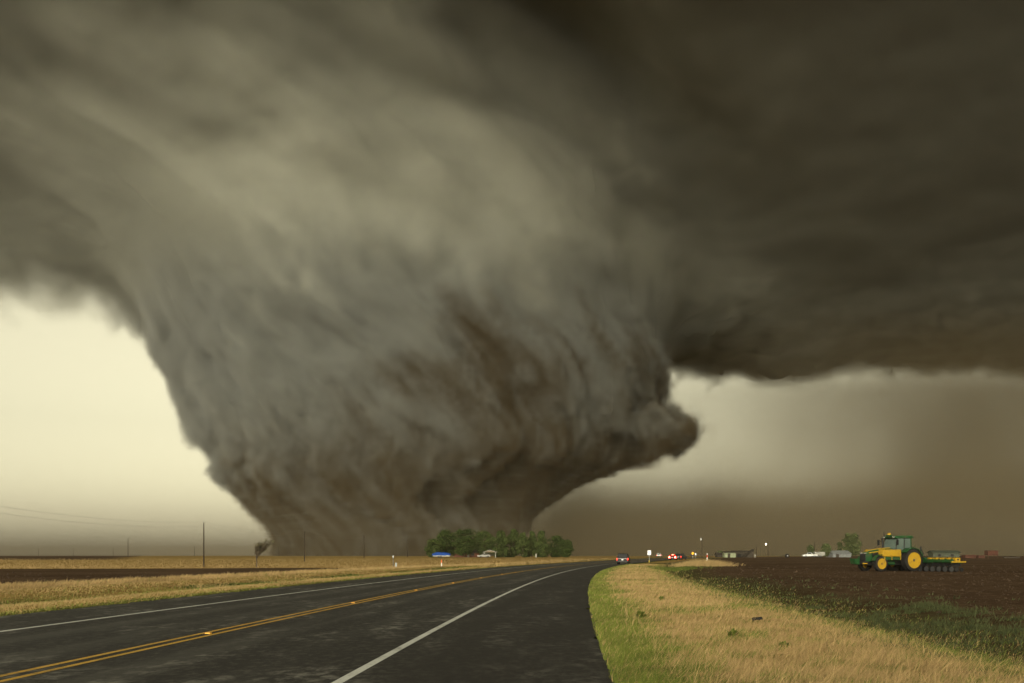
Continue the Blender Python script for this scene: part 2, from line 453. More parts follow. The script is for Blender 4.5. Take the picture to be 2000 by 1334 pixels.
road = tag(ribbon('road', -6.95, 7.25, 0.0, asphalt, segs=12, ragged=0.22), kind='structure')
def paint_mat(name, c1, c2):
    m = matte(name, c1, 0.7, 0.2); t = m.node_tree
    g = t.nodes.new('ShaderNodeNewGeometry'); P = E(t, g.outputs['Position'])
    n = noise(P, 0.06, 4, 0.7, 0, 3) * 0.6 + noise(P, 0.7, 3, 0.6, 0, 1) * 0.4
    mix_into(t, n.ramp(0.47, 0.66), c1, c2, t.nodes['Principled BSDF'].inputs['Base Color'])
    return m
white_paint = paint_mat('white_road_paint', (0.46, 0.47, 0.43), (0.18, 0.18, 0.16))
yellow_paint = paint_mat('yellow_road_paint', (0.42, 0.25, 0.03), (0.15, 0.10, 0.025))
ribbon('edge_line', 3.97, 4.10, 0.004, white_paint, road, segs=1)
ribbon('edge_line', -4.24, -4.10, 0.004, white_paint, road, segs=1)
ribbon('centre_line', -0.21, -0.10, 0.004, yellow_paint, road, segs=1)
ribbon('centre_line', 0.08, 0.19, 0.004, yellow_paint, road, segs=1)

# ---------------------------------------------------------------- mesh builder
class MB:
    def __init__(s): s.v, s.f = [], []
    def add(s, vs, fs):
        o = len(s.v); s.v += [tuple(map(float, v)) for v in vs]; s.f += [tuple(i + o for i in f) for f in fs]; return s
    def box(s, x0, x1, y0, y1, z0, z1, b=0.0):
        if b <= 0:
            vs = [(x, y, z) for z in (z0, z1) for y in (y0, y1) for x in (x0, x1)]
            return s.add(vs, [(0, 2, 3, 1), (4, 5, 7, 6), (0, 1, 5, 4), (2, 6, 7, 3), (0, 4, 6, 2), (1, 3, 7, 5)])
        bm = bmesh.new(); bmesh.ops.create_cube(bm, size=1)
        for v in bm.verts: v.co = Vector(((x0 + x1) / 2 + v.co.x * (x1 - x0), (y0 + y1) / 2 + v.co.y * (y1 - y0), (z0 + z1) / 2 + v.co.z * (z1 - z0)))
        bmesh.ops.bevel(bm, geom=bm.edges[:], offset=b, segments=2, profile=0.6, affect='EDGES')
        s.bm(bm); return s
    def bm(s, bm):
        bm.verts.index_update(); s.add([v.co for v in bm.verts], [[v.index for v in f.verts] for f in bm.faces]); bm.free(); return s
    def prism(s, pts, y0, y1, b=0.0):
        """polygon in x,z extruded along y"""
        n = len(pts); vs = [(p[0], y0, p[1]) for p in pts] + [(p[0], y1, p[1]) for p in pts]
        fs = [tuple(range(n)), tuple(range(2 * n - 1, n - 1, -1))] + [(i, i + n, (i + 1) % n + n, (i + 1) % n) for i in range(n)]
        if b <= 0: return s.add(vs, fs)
        bm = bmesh.new(); bv = [bm.verts.new(v) for v in vs]
        for f in fs: bm.faces.new([bv[i] for i in f])
        bmesh.ops.recalc_face_normals(bm, faces=bm.faces[:])
        bmesh.ops.bevel(bm, geom=bm.edges[:], offset=b, segments=2, profile=0.6, affect='EDGES', clamp_overlap=True)
        return s.bm(bm)
    def loft(s, rings, cap=True):
        n = len(rings[0]); vs = [p for r in rings for p in r]; fs = []
        for k in range(len(rings) - 1):
            for i in range(n): fs.append((k * n + i, k * n + (i + 1) % n, (k + 1) * n + (i + 1) % n, (k + 1) * n + i))
        if cap: fs += [tuple(range(n - 1, -1, -1)), tuple(range((len(rings) - 1) * n, len(rings) * n))]
        return s.add(vs, fs)
    def tube(s, pts, r, n=8, r1=None):
        pts = [Vector(p) for p in pts]; rings = []
        for k, p in enumerate(pts):
            d = (pts[min(k + 1, len(pts) - 1)] - pts[max(k - 1, 0)]).normalized()
            a = d.cross(Vector((0, 0, 1))) if abs(d.z) < 0.95 else d.cross(Vector((0, 1, 0)))
            a.normalize(); b = d.cross(a)
            rr = r if r1 is None else r + (r1 - r) * k / (len(pts) - 1)
            rings.append([p + a * rr * math.cos(t) + b * rr * math.sin(t) for t in [i * 2 * math.pi / n for i in range(n)]])
        return s.loft(rings)
    def lathe_y(s, prof, cx, cz, n=28, cap=True):
        """(radius, y) profile turned round the y axis through (cx, cz)"""
        rings = [[(cx + r * math.cos(t), yy, cz + r * math.sin(t)) for t in [i * 2 * math.pi / n for i in range(n)]] for r, yy in prof]
        return s.loft(rings, cap)
    def build(s, name, mat, parent=None, smooth=False):
        me = bpy.data.meshes.new(name); me.from_pydata(s.v, [], s.f); me.update()
        bm = bmesh.new(); bm.from_mesh(me); bmesh.ops.recalc_face_normals(bm, faces=bm.faces[:]); bm.to_mesh(me); bm.free()
        if smooth: me.shade_smooth(); me.set_sharp_from_angle(angle=R(40))
        return link_mesh(name, me, mat, parent)

# ---------------------------------------------------------------- raised road markers, utility posts
amber = matte('amber_reflector', (0.85, 0.36, 0.02), 0.3, 0.6); amber_body = matte('marker_body', (0.75, 0.36, 0.03), 0.5, 0.4)
mk0 = None
for k, (mx_, my_) in enumerate([(411, 1238), (695, 1178), (819, 1153), (890, 1139), (942, 1129), (980, 1122), (1010, 1118)]):
    Y = F * H / (my_ - HY); loc = (float(road_x(Y)) - 0.01, Y, float(land_z(road_x(Y), Y)))
    lab = ['nearest amber reflector on the yellow centre line', 'second amber reflector along the yellow centre line', 'third amber reflector along the yellow centre line',
           'fourth amber reflector along the yellow centre line', 'fifth amber reflector along the yellow centre line', 'sixth amber reflector along the yellow centre line',
           'farthest amber reflector on the yellow centre line'][k]
    if mk0 is None:
        mk0 = thing('road_marker', lab, 'road marker', group='raised reflectors on the centre line')
        MB().prism([(-0.06, 0.003), (0.06, 0.003), (0.045, 0.022), (-0.045, 0.022)], -0.05, 0.05).build('base', amber_body, mk0)
        MB().add([(-0.052, -0.053, 0.006), (0.052, -0.053, 0.006), (0.045, -0.046, 0.024), (-0.045, -0.046, 0.024), (-0.045, -0.052 + 0.012, 0.024), (0.045, -0.04, 0.024)], [(0, 1, 2, 3), (3, 2, 5, 4)]).build('reflector', amber, mk0)
        m = mk0
    else:
        m = copy_tree(mk0); m['label'] = lab
    m.location = loc; m.rotation_euler = (0, 0, -math.atan(0.045 + 0.00076 * Y))
    m.scale = (0.95, 0.95, 1.0)

# ---------------------------------------------------------------- utility poles and wires
wood = worn('weathered_pole_wood', (0.026, 0.019, 0.013), (0.05, 0.037, 0.027), 0.25, 0.9, 0.1)
steel = matte('galvanised_steel', (0.30, 0.31, 0.30), 0.5, 0.5, 0.4)
glassy = matte('insulator_glass', (0.25, 0.27, 0.25), 0.3, 0.5)
dark_metal = matte('dark_metal', (0.03, 0.03, 0.03), 0.6, 0.4)
wire_mat = matte('wire', (0.05, 0.048, 0.045), 0.7, 0.2)
def pole(p, h, label, group, r=0.14, lean=0.0, extra=None):
    t = thing('utility_pole', label, 'utility pole', p, group=group)
    MB().tube([(lean * k * h / 6, 0, -0.3 + (h + 0.3) * k / 6) for k in range(7)], r, 10, r * 0.62).build('post', wood, t, True)
    for zz, s_ in ((h + 0.02, 0), (h - 0.75, 1)):
        MB().tube([(lean * h, -0.02, zz - 0.05), (lean * h, -0.02, zz + 0.16)], 0.045, 8).build('insulator', glassy, t, True)
    MB().box(lean * h - 0.02, lean * h + 0.02, -0.26, -0.05, h - 0.72, h - 0.66).build('bracket', steel, t)
    if extra: extra(t, h)
    return t
PH = 8.0
line = [(-222, 93), (398, 184), (595, 268), (711, 348), (796, 418)]
plab = [None, 'tallest wooden pole, standing left of the bare tree', 'wooden utility pole just right of the bare tree', 'third wooden pole of the line, in front of the funnel foot', 'faint last pole of the line, left of the green grove']
tops = []
for k, (pxx, D) in enumerate(line):
    if k == 0: p = Vector((-56, 93, float(land_z(-56, 93))))
    else: p = on_land(pxx, D)
    if plab[k]: pole(p, PH, plab[k], 'wooden poles along the left field')
    tops.append(p)
for k in range(len(tops) - 1):
    a, b = tops[k], tops[k + 1]
    for hh, w in ((PH + 0.16, 'upper'), (PH - 0.6, 'lower')):
        pts = [a.lerp(b, t / 16) + Vector((0, -0.02, hh - 1.1 * 4 * (t / 16) * (1 - t / 16))) for t in range(17)]
        o = MB().tube([q - pts[0] for q in pts], 0.008, 4).build('power_wire', wire_mat); o.location = pts[0]
        tag(o, f"thin sagging {w} wire " + ['leaving the frame left of the tallest pole', 'between the tallest pole and the pole right of the bare tree', 'between the second and third wooden poles', 'between the third pole and the last faint pole'][k], 'wire', 'wires of the left pole line')
pole(on_land(250, 421), PH, 'lone short-looking pole at the far edge of the left straw field', 'wooden poles along the left field')
for pxx, D, lab in ((380, 720, 'faint distant pole just left of the tallest pole'), (221, 800, 'faint distant pole left of the lone field pole'), (143, 950, 'very faint distant pole between the two leftmost ones'),
                    (75, 860, 'leftmost faint distant pole on the horizon'), (545, 690, 'faint distant pole right of the bare tree, at the funnel foot')):
    pole(on_land(pxx, D), 7.5, lab, 'distant poles on the left horizon', r=0.16)
def transformer(t, h):
    MB().lathe_y([(0.0, -0.4), (0.22, -0.4), (0.24, -0.3), (0.24, 0.3), (0.22, 0.4), (0.0, 0.4)], 0, 0, 14).build('transformer', matte('pale_transformer', (0.55, 0.56, 0.54), 0.5, 0.4), t, True)
    c = t.children[-1]; c.rotation_euler = (R(90), 0, 0); c.location = (-0.36, 0, h - 1.2)
pole(on_land(1371, 380), 8.0, 'wooden pole with pale transformer right of the yellow sign', 'poles on the right side', extra=transformer)
pole(on_land(1591, 400), 6.2, 'thin dark pole behind the white pickup', 'poles on the right side')
pole(on_land(1477, 460), 6.0, 'faint pole right of the collapsed barn', 'poles on the right side')

# ---------------------------------------------------------------- marker posts beside the road
red_tape = matte('red_orange_band', (0.62, 0.055, 0.02), 0.5, 0.4); white_plastic = matte('white_plastic', (0.74, 0.74, 0.70), 0.5, 0.4)
def marker_post(name, p, h, r, label, top):
    t = thing(name, label, 'marker post', p)
    if top:
        MB().tube([(0, 0, -0.2), (0.01, 0, h * 0.64)], r, 12).build('post', white_plastic, t, True)
        MB().tube([(0.01, 0, h * 0.64), (0.015, 0, h * 0.87)], r * 1.12, 12).build('red_band', red_tape, t, True)
        MB().tube([(0.015, 0, h * 0.87), (0.018, 0, h * 0.97), (0.018, 0, h)], r * 1.15, 12, r * 0.6).build('cap', white_plastic, t, True)
    else:
        MB().tube([(0, 0, -0.2), (0, 0, h * 0.55)], r, 12).build('post', white_plastic, t, True)
        MB().tube([(0, 0, h * 0.55), (0, 0, h * 0.98), (0, 0, h)], r * 1.15, 12, r * 0.8).build('orange_band', matte('orange_band', (0.75, 0.13, 0.02), 0.5, 0.4), t, True)
marker_post('pipeline_marker', on_land(1381, 152), 1.8, 0.06, 'white marker post with red band standing in tall dry grass right of the road', True)
marker_post('pipeline_marker', on_land(862.5, 139), 0.9, 0.06, 'short white and orange marker post in the grass left of the road', False)
t = thing('fence_post', 'grey weathered post beside the left verge, below the third pole', 'post', on_land(768, 152))
MB().tube([(0, 0, -0.3), (0, 0, 1.85)], 0.085, 8, 0.07).build('post', worn('grey_post_wood', (0.16, 0.145, 0.12), (0.07, 0.06, 0.05), 0.2, 0.9, 0.1), t, True)
MB().box(-0.09, 0.09, -0.09, -0.055, 1.55, 1.9, 0.01).build('plate', steel, t)
t = thing('utility_pedestal', 'small pale blue-grey utility box beside the grey post', 'utility box', on_land(773.5, 152))
MB().box(-0.12, 0.12, -0.1, 0.1, -0.1, 0.72, 0.02).build('body', matte('pale_blue_paint', (0.33, 0.38, 0.40), 0.6, 0.3), t)
MB().box(-0.14, 0.14, -0.12, 0.12, 0.72, 0.80, 0.02).build('lid', steel, t)

# ---------------------------------------------------------------- road signs
t = thing('route_sign', 'pair of small white plates stacked on one post beside the black car', 'road sign', on_land(1268, 205))
MB().box(-0.03, 0.03, -0.03, 0.03, -0.3, 2.55).build('post', steel, t)
signw = matte('white_sign_face', (0.80, 0.82, 0.88), 0.4, 0.4); signk = matte('dark_sign_print', (0.05, 0.06, 0.14), 0.6, 0.2)
for z0, z1 in ((2.02, 2.46), (1.54, 2.00)):
    pl = MB().box(-0.35, 0.35, -0.055, -0.033, z0, z1, 0.008).build('plate', signw, t)
    zc_ = (z0 + z1) / 2
    if z0 > 2: MB().box(-0.22, 0.22, -0.060, -0.056, zc_ - 0.05, zc_ + 0.05).build('lettering', matte('grey_sign_print', (0.45, 0.47, 0.55), 0.6, 0.2), pl)
    else: MB().prism([(-0.17, zc_ + 0.13), (-0.2, zc_), (0, zc_ - 0.17), (0.2, zc_), (0.17, zc_ + 0.13), (0, zc_ + 0.16), ], -0.060, -0.056).build('shield_outline', matte('blue_sign_print', (0.42, 0.45, 0.62), 0.6, 0.2), pl)
MB().box(-0.05, 0.05, -0.05, 0.05, 0.05, 0.5).build('yellow_sleeve', matte('yellow_sleeve', (0.6, 0.42, 0.02), 0.5, 0.4), t)
t = thing('warning_sign', 'yellow diamond warning sign far up the road beside the transformer pole', 'road sign', on_land(1353, 330))
MB().box(-0.035, 0.035, -0.03, 0.03, -0.3, 2.2).build('post', steel, t)
MB().prism([(0, 1.15), (0.52, 1.67), (0, 2.19), (-0.52, 1.67)], -0.055, -0.033).build('diamond_plate', matte('warning_yellow', (0.95, 0.45, 0.01), 0.4, 0.4), t)
t = thing('small_sign', 'tiny white sign to the right of the yellow diamond sign', 'road sign', on_land(1358.5, 335))
MB().box(-0.03, 0.03, -0.03, 0.03, -0.3, 1.55).build('post', steel, t)
MB().box(-0.2, 0.2, -0.05, -0.031, 1.05, 1.7, 0.006).build('plate', signw, t)
t = thing('mailbox', 'dark mailbox on a low post under the yellow sign', 'mailbox', on_land(1351, 326))
MB().box(-0.06, 0.06, -0.06, 0.06, -0.2, 0.75).build('post', wood, t)
MB().prism([(-0.35, 0.75), (0.35, 0.75), (0.35, 1.0), (0.25, 1.14), (-0.25, 1.14), (-0.35, 1.0)], -0.3, 0.3, 0.02).build('box', dark_metal, t)

# ---------------------------------------------------------------- vehicles
rubber = matte('tyre_rubber', (0.014, 0.013, 0.012), 0.85, 0.2); glass_dark = matte('dark_window_glass', (0.008, 0.009, 0.009), 0.35, 0.25)
chrome = matte('chrome', (0.6, 0.6, 0.58), 0.25, 0.5, 0.9); rim_grey = matte('alloy_rim', (0.25, 0.25, 0.25), 0.4, 0.5, 0.6)
tail_lit = glow('lit_tail_lamp', (1.0, 0.03, 0.012), 1.5); brake_lit = glow('bright_brake_lamp', (1.0, 0.02, 0.012), 110.0)
plate_w = matte('plate_white', (0.7, 0.7, 0.7), 0.5, 0.4); lamp_off = matte('unlit_red_lens', (0.25, 0.01, 0.01), 0.3, 0.5)
def wheel(parent, x, y, r=0.38, w=0.25):
    w_ = MB().lathe_y([(r * 0.6, -w / 2), (r * 0.93, -w / 2), (r, -w / 2 + 0.04), (r, w / 2 - 0.04), (r * 0.93, w / 2), (r * 0.6, w / 2)], 0, 0, 20).build('wheel', rubber, parent, True)
    w_.location = (x, y, r)
    MB().lathe_y([(0.02, -w / 2 - 0.01), (r * 0.3, -w / 2 - 0.005), (r * 0.6, -w / 2 + 0.02), (r * 0.6, w / 2 - 0.02), (r * 0.3, w / 2 + 0.005), (0.02, w / 2 + 0.01)], 0, 0, 14).build('rim', rim_grey, w_, True)
def vehicle(kind, name, label, loc, rz, paint, lamp, group=None, third=None):
    """nose along +x; SUV, sedan or pickup outline drawn from the side and narrowed towards the roof"""
    t = thing(name, label, 'car' if kind != 'pickup' else 'pickup', loc, rz, group)
    if kind == 'suv': L, W, Hh = 4.9, 1.92, 1.80; side = [(-2.38, 0.42), (-2.44, 0.75), (-2.40, 1.05), (1.0, 1.05), (2.2, 0.98), (2.44, 0.75), (2.4, 0.38)]; cab = [(-2.36, 1.05), (-2.12, 1.70), (-1.6, 1.78), (0.1, 1.77), (1.15, 1.06)]
    elif kind == 'sedan': L, W, Hh = 4.7, 1.84, 1.45; side = [(-2.3, 0.36), (-2.36, 0.7), (-2.25, 0.98), (1.1, 0.92), (2.1, 0.78), (2.34, 0.6), (2.3, 0.32)]; cab = [(-1.95, 0.97), (-1.2, 1.40), (-0.5, 1.45), (0.25, 1.42), (1.15, 0.93)]
    else: L, W, Hh = 5.6, 1.98, 1.85; side = [(-2.75, 0.55), (-2.8, 0.8), (-2.78, 1.15), (1.2, 1.15), (2.6, 1.10), (2.8, 0.85), (2.75, 0.45)]; cab = [(-0.75, 1.15), (-0.62, 1.78), (-0.4, 1.86), (0.75, 1.84), (1.55, 1.15)]
    wh = W / 2
    MB().prism(side, -wh, wh, 0.07).build('body', paint, t, True)
    def ring(k, inset): return [(p[0], s_ * (wh - 0.06 - inset * (p[1] - cab[0][1])), p[1]) for p in cab for s_ in ([k])]
    l_, r_ = ring(1, 0.24), ring(-1, 0.24); n = len(cab)
    cb = MB().add(l_ + r_, [tuple(range(n)), tuple(range(2 * n - 1, n - 1, -1))] + [(i, i + n, (i + 1) % n + n, (i + 1) % n) for i in range(n)]).build('cabin', paint, t)
    def pane(pts, nm='window'): MB().add(pts, [tuple(range(len(pts)))]).build(nm, glass_dark, cb)
    a, b = cab[0], cab[1]
    def yat(z): return wh - 0.06 - 0.24 * (z - cab[0][1])
    dx = -0.012
    z0, z1 = a[1] + 0.1 * (b[1] - a[1]), a[1] + 0.92 * (b[1] - a[1])
    xr = lambda z: a[0] + (b[0] - a[0]) * (z - a[1]) / (b[1] - a[1])
    pane([(xr(z0) + dx, -yat(z0) + 0.08, z0), (xr(z0) + dx, yat(z0) - 0.08, z0), (xr(z1) + dx, yat(z1) - 0.1, z1), (xr(z1) + dx, -yat(z1) + 0.1, z1)], 'rear_window')
    e, f_ = cab[-1], cab[-2]; xf = lambda z: e[0] + (f_[0] - e[0]) * (z - e[1]) / (f_[1] - e[1])
    z1f = e[1] + 0.9 * (f_[1] - e[1]); z0f = e[1] + 0.08 * (f_[1] - e[1])
    pane([(xf(z0f) + 0.012, -yat(z0f) + 0.08, z0f), (xf(z0f) + 0.012, yat(z0f) - 0.08, z0f), (xf(z1f) + 0.012, yat(z1f) - 0.1, z1f), (xf(z1f) + 0.012, -yat(z1f) + 0.1, z1f)], 'windscreen')
    zt = min(b[1], f_[1]) - 0.02
    for s_ in (1, -1):
        ya = lambda z: s_ * (yat(z) + 0.008)
        pane([(xr(z0) + 0.2, ya(z0), z0), (xf(z0) - 0.25, ya(z0), z0), (xf(zt) - 0.12, ya(zt), zt), (xr(zt) + 0.16, ya(zt), zt)], 'side_window')
    bx_ = side[1][0]
    top = side[2][1]
    for s_ in (1, -1):
        lw = 0.30 if lamp is brake_lit else 0.17
        lamp_h = 0.44 if lamp is brake_lit else 0.30 if kind == 'suv' else 0.16
        MB().box(bx_ - 0.02, bx_ + 0.12, (wh - lw) if s_ > 0 else -(wh + 0.012), (wh + 0.012) if s_ > 0 else -(wh - lw), top - 0.05 - lamp_h, top - 0.05, 0.012).build('tail_light', lamp, t)
        MB().box(side[-2][0] - 0.14, side[-2][0] + 0.015, s_ * wh - 0.3 if s_ > 0 else -wh + 0.02, s_ * wh - 0.02 if s_ > 0 else -wh + 0.3, 0.66, 0.82, 0.012).build('headlight', plate_w, t)
    if third: MB().box(b[0] - 0.06, b[0] + 0.02, -0.3, 0.3, b[1] - 0.04, b[1] + 0.03).build('high_brake_light', third, t)
    MB().box(bx_ - 0.08, bx_ + 0.1, -wh + 0.06, wh - 0.06, 0.38 if kind != 'pickup' else 0.5, 0.60 if kind != 'pickup' else 0.70, 0.04).build('bumper', chrome if kind == 'pickup' else dark_metal, t)
    MB().box(bx_ - 0.03, bx_ + 0.01, -0.16, 0.16, top - 0.38, top - 0.22).build('licence_plate', plate_w, t)
    if kind == 'suv': MB().box(bx_ - 0.025, bx_ + 0.02, -wh + 0.25, wh - 0.25, top - 0.15, top - 0.09, 0.008).build('chrome_strip', rim_grey, t)
    if kind == 'pickup':
        MB().box(-2.62, -0.86, -wh + 0.12, wh - 0.12, 1.152, 1.158).build('bed_floor', dark_metal, t)
    for xx in ((-1.45, 1.5) if kind != 'pickup' else (-1.7, 1.75)):
        for s_ in (1, -1): wheel(t, xx, s_ * (wh - 0.12), 0.39 if kind != 'sedan' else 0.33)
    return t
def car_paint(name, c): return worn(name, c, tuple(v * 0.8 + 0.012 for v in c), 1.2, 0.5, 0.2, 0, 3, 0.5, 0.7)
def road_dir(Y): return math.atan2(1.0, 0.045 + 0.00076 * Y)
black = car_paint('black_car_paint', (0.012, 0.012, 0.013))
vehicle('suv', 'car', 'black SUV with lit tail lights driving away on the road bend', on_land(1218, 172), road_dir(172) - 0.02, black, tail_lit, third=None)
vehicle('sedan', 'car', 'dark red car with glaring red brake lights stopped at the roadside', on_land(1315, 277), road_dir(300), car_paint('maroon_paint', (0.08, 0.012, 0.012)), brake_lit, third=brake_lit)
vehicle('suv', 'car', 'dark car right behind the car with glaring brake lights', on_land(1330, 283), road_dir(300) - 0.25, car_paint('charcoal_paint', (0.025, 0.026, 0.028)), tail_lit)
vehicle('suv', 'car', 'far white car with red lamps between the white road sign and the braking car', on_land(1288, 450), road_dir(300), car_paint('white_paint', (0.62, 0.64, 0.62)), tail_lit)

# ---------------------------------------------------------------- trees
bark = worn('bark', (0.06, 0.045, 0.032), (0.11, 0.085, 0.06), 0.3, 0.95, 0.05)
def leaf_mat(name, c1, c2):
    m = matte(name, c1, 0.7, 0.15); t = m.node_tree
    at = t.nodes.new('ShaderNodeAttribute'); at.attribute_name = 'tint'
    sp = t.nodes.new('ShaderNodeSeparateColor'); t.links.new(at.outputs['Color'], sp.inputs[0])
    mix_into(t, E(t, sp.outputs[0]), c1, c2, t.nodes['Principled BSDF'].inputs['Base Color'])
    return m
leaf_a = leaf_mat('dark_green_leaves', (0.014, 0.028, 0.006), (0.046, 0.070, 0.014))
leaf_b = leaf_mat('mid_green_leaves', (0.022, 0.038, 0.009), (0.066, 0.090, 0.022))
leaf_c = leaf_mat('olive_green_leaves', (0.045, 0.060, 0.020), (0.10, 0.12, 0.045))
def tri_mesh(name, tris, tint, mat, parent=None):
    """loose triangles (n,3,3) with one tint value each"""
    n = len(tris); me = bpy.data.meshes.new(name)
    me.vertices.add(n * 3); me.vertices.foreach_set('co', tris.reshape(-1).astype(np.float32))
    me.loops.add(n * 3); me.loops.foreach_set('vertex_index', np.arange(n * 3, dtype=np.int32))
    me.polygons.add(n); me.polygons.foreach_set('loop_start', np.arange(0, n * 3, 3, dtype=np.int32))
    me.update(calc_edges=True)
    a = me.color_attributes.new('tint', 'FLOAT_COLOR', 'POINT')
    c = np.ones((n * 3, 4), np.float32); c[:, 0] = np.repeat(tint, 3); a.data.foreach_set('color', c.reshape(-1))
    return link_mesh(name, me, mat, parent)
def tree(label, p, h, w, seed, mat, shape='round', trunk=0.2, group=None, leaves=3600, name='tree', cat='tree', lean=0.0, low=0.12):
    rg = np.random.default_rng(seed)
    t = thing(name, label, cat, p, group=group)
    tr = MB(); nb = 6
    tr.tube([(0, 0, -0.3), (lean * 0.2, 0, h * 0.25), (lean * 0.5 + rg.uniform(-.2, .2), 0.1, h * 0.5), (lean, 0, h * 0.8)], trunk, 8, trunk * 0.3)
    for k in range(nb):
        a = rg.uniform(0, 6.28); z0 = h * rg.uniform(0.22, 0.5); l = w * 0.36
        tr.tube([(0, 0, z0), (math.cos(a) * l * 0.5, math.sin(a) * l * 0.5, z0 + h * 0.12), (math.cos(a) * l, math.sin(a) * l, z0 + h * 0.26)], trunk * 0.42, 6, trunk * 0.12)
    tr.build('trunk', bark, t, True)
    nc = 80
    cs = []
    for k in range(nc):
        z_ = rg.uniform(low, 0.97)
        if shape == 'round': rr = math.sqrt(max(0.0, 1 - ((z_ - 0.55) / 0.5) ** 2))
        elif shape == 'cone': rr = min(1.0, (1.02 - z_) * 1.35) * (0.75 + 0.25 * min(1, z_ / 0.2))
        else: rr = min(1.0, (1.03 - z_) * 2.2) * min(1.0, 0.72 + z_)
        a = rg.uniform(0, 6.283); q = math.sqrt(rg.uniform(0.05, 1.0)) * rr * 0.86
        cs.append((math.cos(a) * q * w / 2 + lean * z_, math.sin(a) * q * w / 2, z_ * h, rg.uniform(0.55, 1.0) * w * 0.18))
    cs = np.array(cs); pick = rg.integers(0, nc, leaves); c = cs[pick]
    d = rg.normal(size=(leaves, 3)); d /= np.linalg.norm(d, axis=1, keepdims=True)
    pos = c[:, :3] + d * (c[:, 3] * rg.uniform(0.35, 1.08, leaves))[:, None] * np.array([1, 1, 0.8])
    pos[:, 2] = np.clip(pos[:, 2], 0.15, None)
    s_ = rg.uniform(0.10, 0.26, leaves) * (h / 10) ** 0.5 * 1.25
    e1 = rg.normal(size=(leaves, 3)); e1 /= np.linalg.norm(e1, axis=1, keepdims=True)
    e2 = np.cross(e1, d + rg.normal(size=(leaves, 3)) * 0.5); e2 /= np.linalg.norm(e2, axis=1, keepdims=True) + 1e-6
    tris = np.stack([pos - e1 * s_[:, None], pos + e1 * s_[:, None], pos + e2 * (s_ * 1.6)[:, None]], 1)
    tri_mesh('crown', tris, np.clip(rg.normal(0.45, 0.25, leaves) + (rg.uniform(-0.2, 0.2, nc))[pick], 0, 1), mat, t)
    return t
GD = 400.0; gs = GD / F
grove = [(844, 26, 1054, 'round', leaf_b, 'low bushy tree at the left end of the grove, behind the blue tarp', 0),
         (872, 42, 1038, 'round', leaf_a, 'broad dark round tree second from the left in the grove', 14),
         (908, 42, 1038, 'round', leaf_a, 'broad dark tree left of the gap in the grove', 8),
         (947, 40, 1040, 'round', leaf_b, 'pale bushy tree over the small carport', 10),
         (978, 32, 1038, 'column', leaf_b, 'upright tree right of the carport in the middle of the grove', 0),
         (1003, 28, 1035, 'column', leaf_b, 'tallest narrow tree of the grove, right of its middle', 6),
         (1021, 24, 1042, 'column', leaf_b, 'narrow tree between the tallest one and the pointed pair', 0),
         (1039, 24, 1038, 'cone', leaf_b, 'left one of the two pointed trees in the grove', 6),
         (1058, 30, 1039, 'cone', leaf_b, 'right one of the two pointed trees in the grove', 0),
         (1086, 30, 1049, 'round', leaf_a, 'rounded tree second from the right end of the grove', 5),
         (1104, 26, 1057, 'round', leaf_a, 'low round tree at the right end of the grove', 0)]
for k, (cx, w, top, sh, mt, lab, dz) in enumerate(grove):
    p = on_land(cx, GD + dz); hh = (HY - top) * (GD + dz) / F + H - p.z
    tree(lab, p, hh * 1.02, w * gs * 1.22, 50 + k, mt, sh, 0.24, 'trees of the grove in front of the tornado', 8500, low=0.04 if sh != 'round' or k in (0, 9, 10) else 0.16)
tree('big round tree beside the grey shed left of the tractor', on_land(1664, 430), 9.6, 8.4, 91, leaf_c, 'round', 0.3, 'farmyard trees', 9000)
tree('small tree right behind the white tank trailer', on_land(1613, 425), 5.4, 4.6, 92, leaf_c, 'round', 0.18, 'farmyard trees', 4500)
tree('small dark tree above the white pickup', on_land(1583, 440), 5.2, 3.6, 93, leaf_c, 'round', 0.18, 'farmyard trees', 4000)
tree('small faint tree at the left side of the big round tree', on_land(1640, 440), 6.6, 2.6, 94, leaf_c, 'round', 0.15, 'farmyard trees', 1300)
tree('low scrubby bush at the left end of the ruined sheds', on_land(1406, 415), 2.6, 3.0, 95, leaf_c, 'round', 0.1, 'farmyard trees', 1200, 'bush', 'bush')

# bare wind-bent tree
def bare_tree(label, p, h, seed):
    rg = random.Random(seed); t = thing('bare_tree', label, 'tree', p)
    tr, tw, tips = MB(), MB(), []
    def grow(a, d, l, r, lev):
        pts = [a]; dd = d.copy()
        for k in range(4):
            dd = (dd + Vector((rg.uniform(-.16, .16) + 0.035 * lev, rg.uniform(-.18, .18), 0.03))).normalized()
            pts.append(pts[-1] + dd * l / 4)
        (tr if lev < 2 else tw).tube(pts, r, 6 if lev < 2 else 3, r * 0.5)
        if lev >= 4: tips.append(pts[-1]); return
        for k in range(5 if lev < 3 else 3):
            q = pts[rg.randint(2, 4)] if lev else pts[rg.choice((2, 3, 4, 4))]
            v = (dd + Vector((rg.uniform(-.6, .95), rg.uniform(-.7, .7), rg.uniform(.25, .95)))).normalized()
            grow(q, v, l * rg.uniform(.62, .8), max(r * 0.55, 0.018), lev + 1)
    grow(Vector((0, 0, -0.2)), Vector((0.03, 0, 1)), h * 0.40, 0.11, 0)
    tr.build('trunk', bark, t); tw.build('twigs', bark, t); t.scale = (1.25, 1.25, 1.05)
    r2 = np.random.default_rng(seed); tp = np.array([tuple(v) for v in tips]); n = len(tp) * 2
    pos = tp[r2.integers(0, len(tp), n)] + r2.normal(0, 0.1, (n, 3)); e = r2.normal(0, 0.07, (n, 3, 3))
    tri_mesh('leaf_buds', pos[:, None, :] + e, r2.uniform(0, 1, n), leaf_mat('brownish_buds', (0.07, 0.06, 0.03), (0.10, 0.095, 0.045)), t)['kind'] = 'stuff'
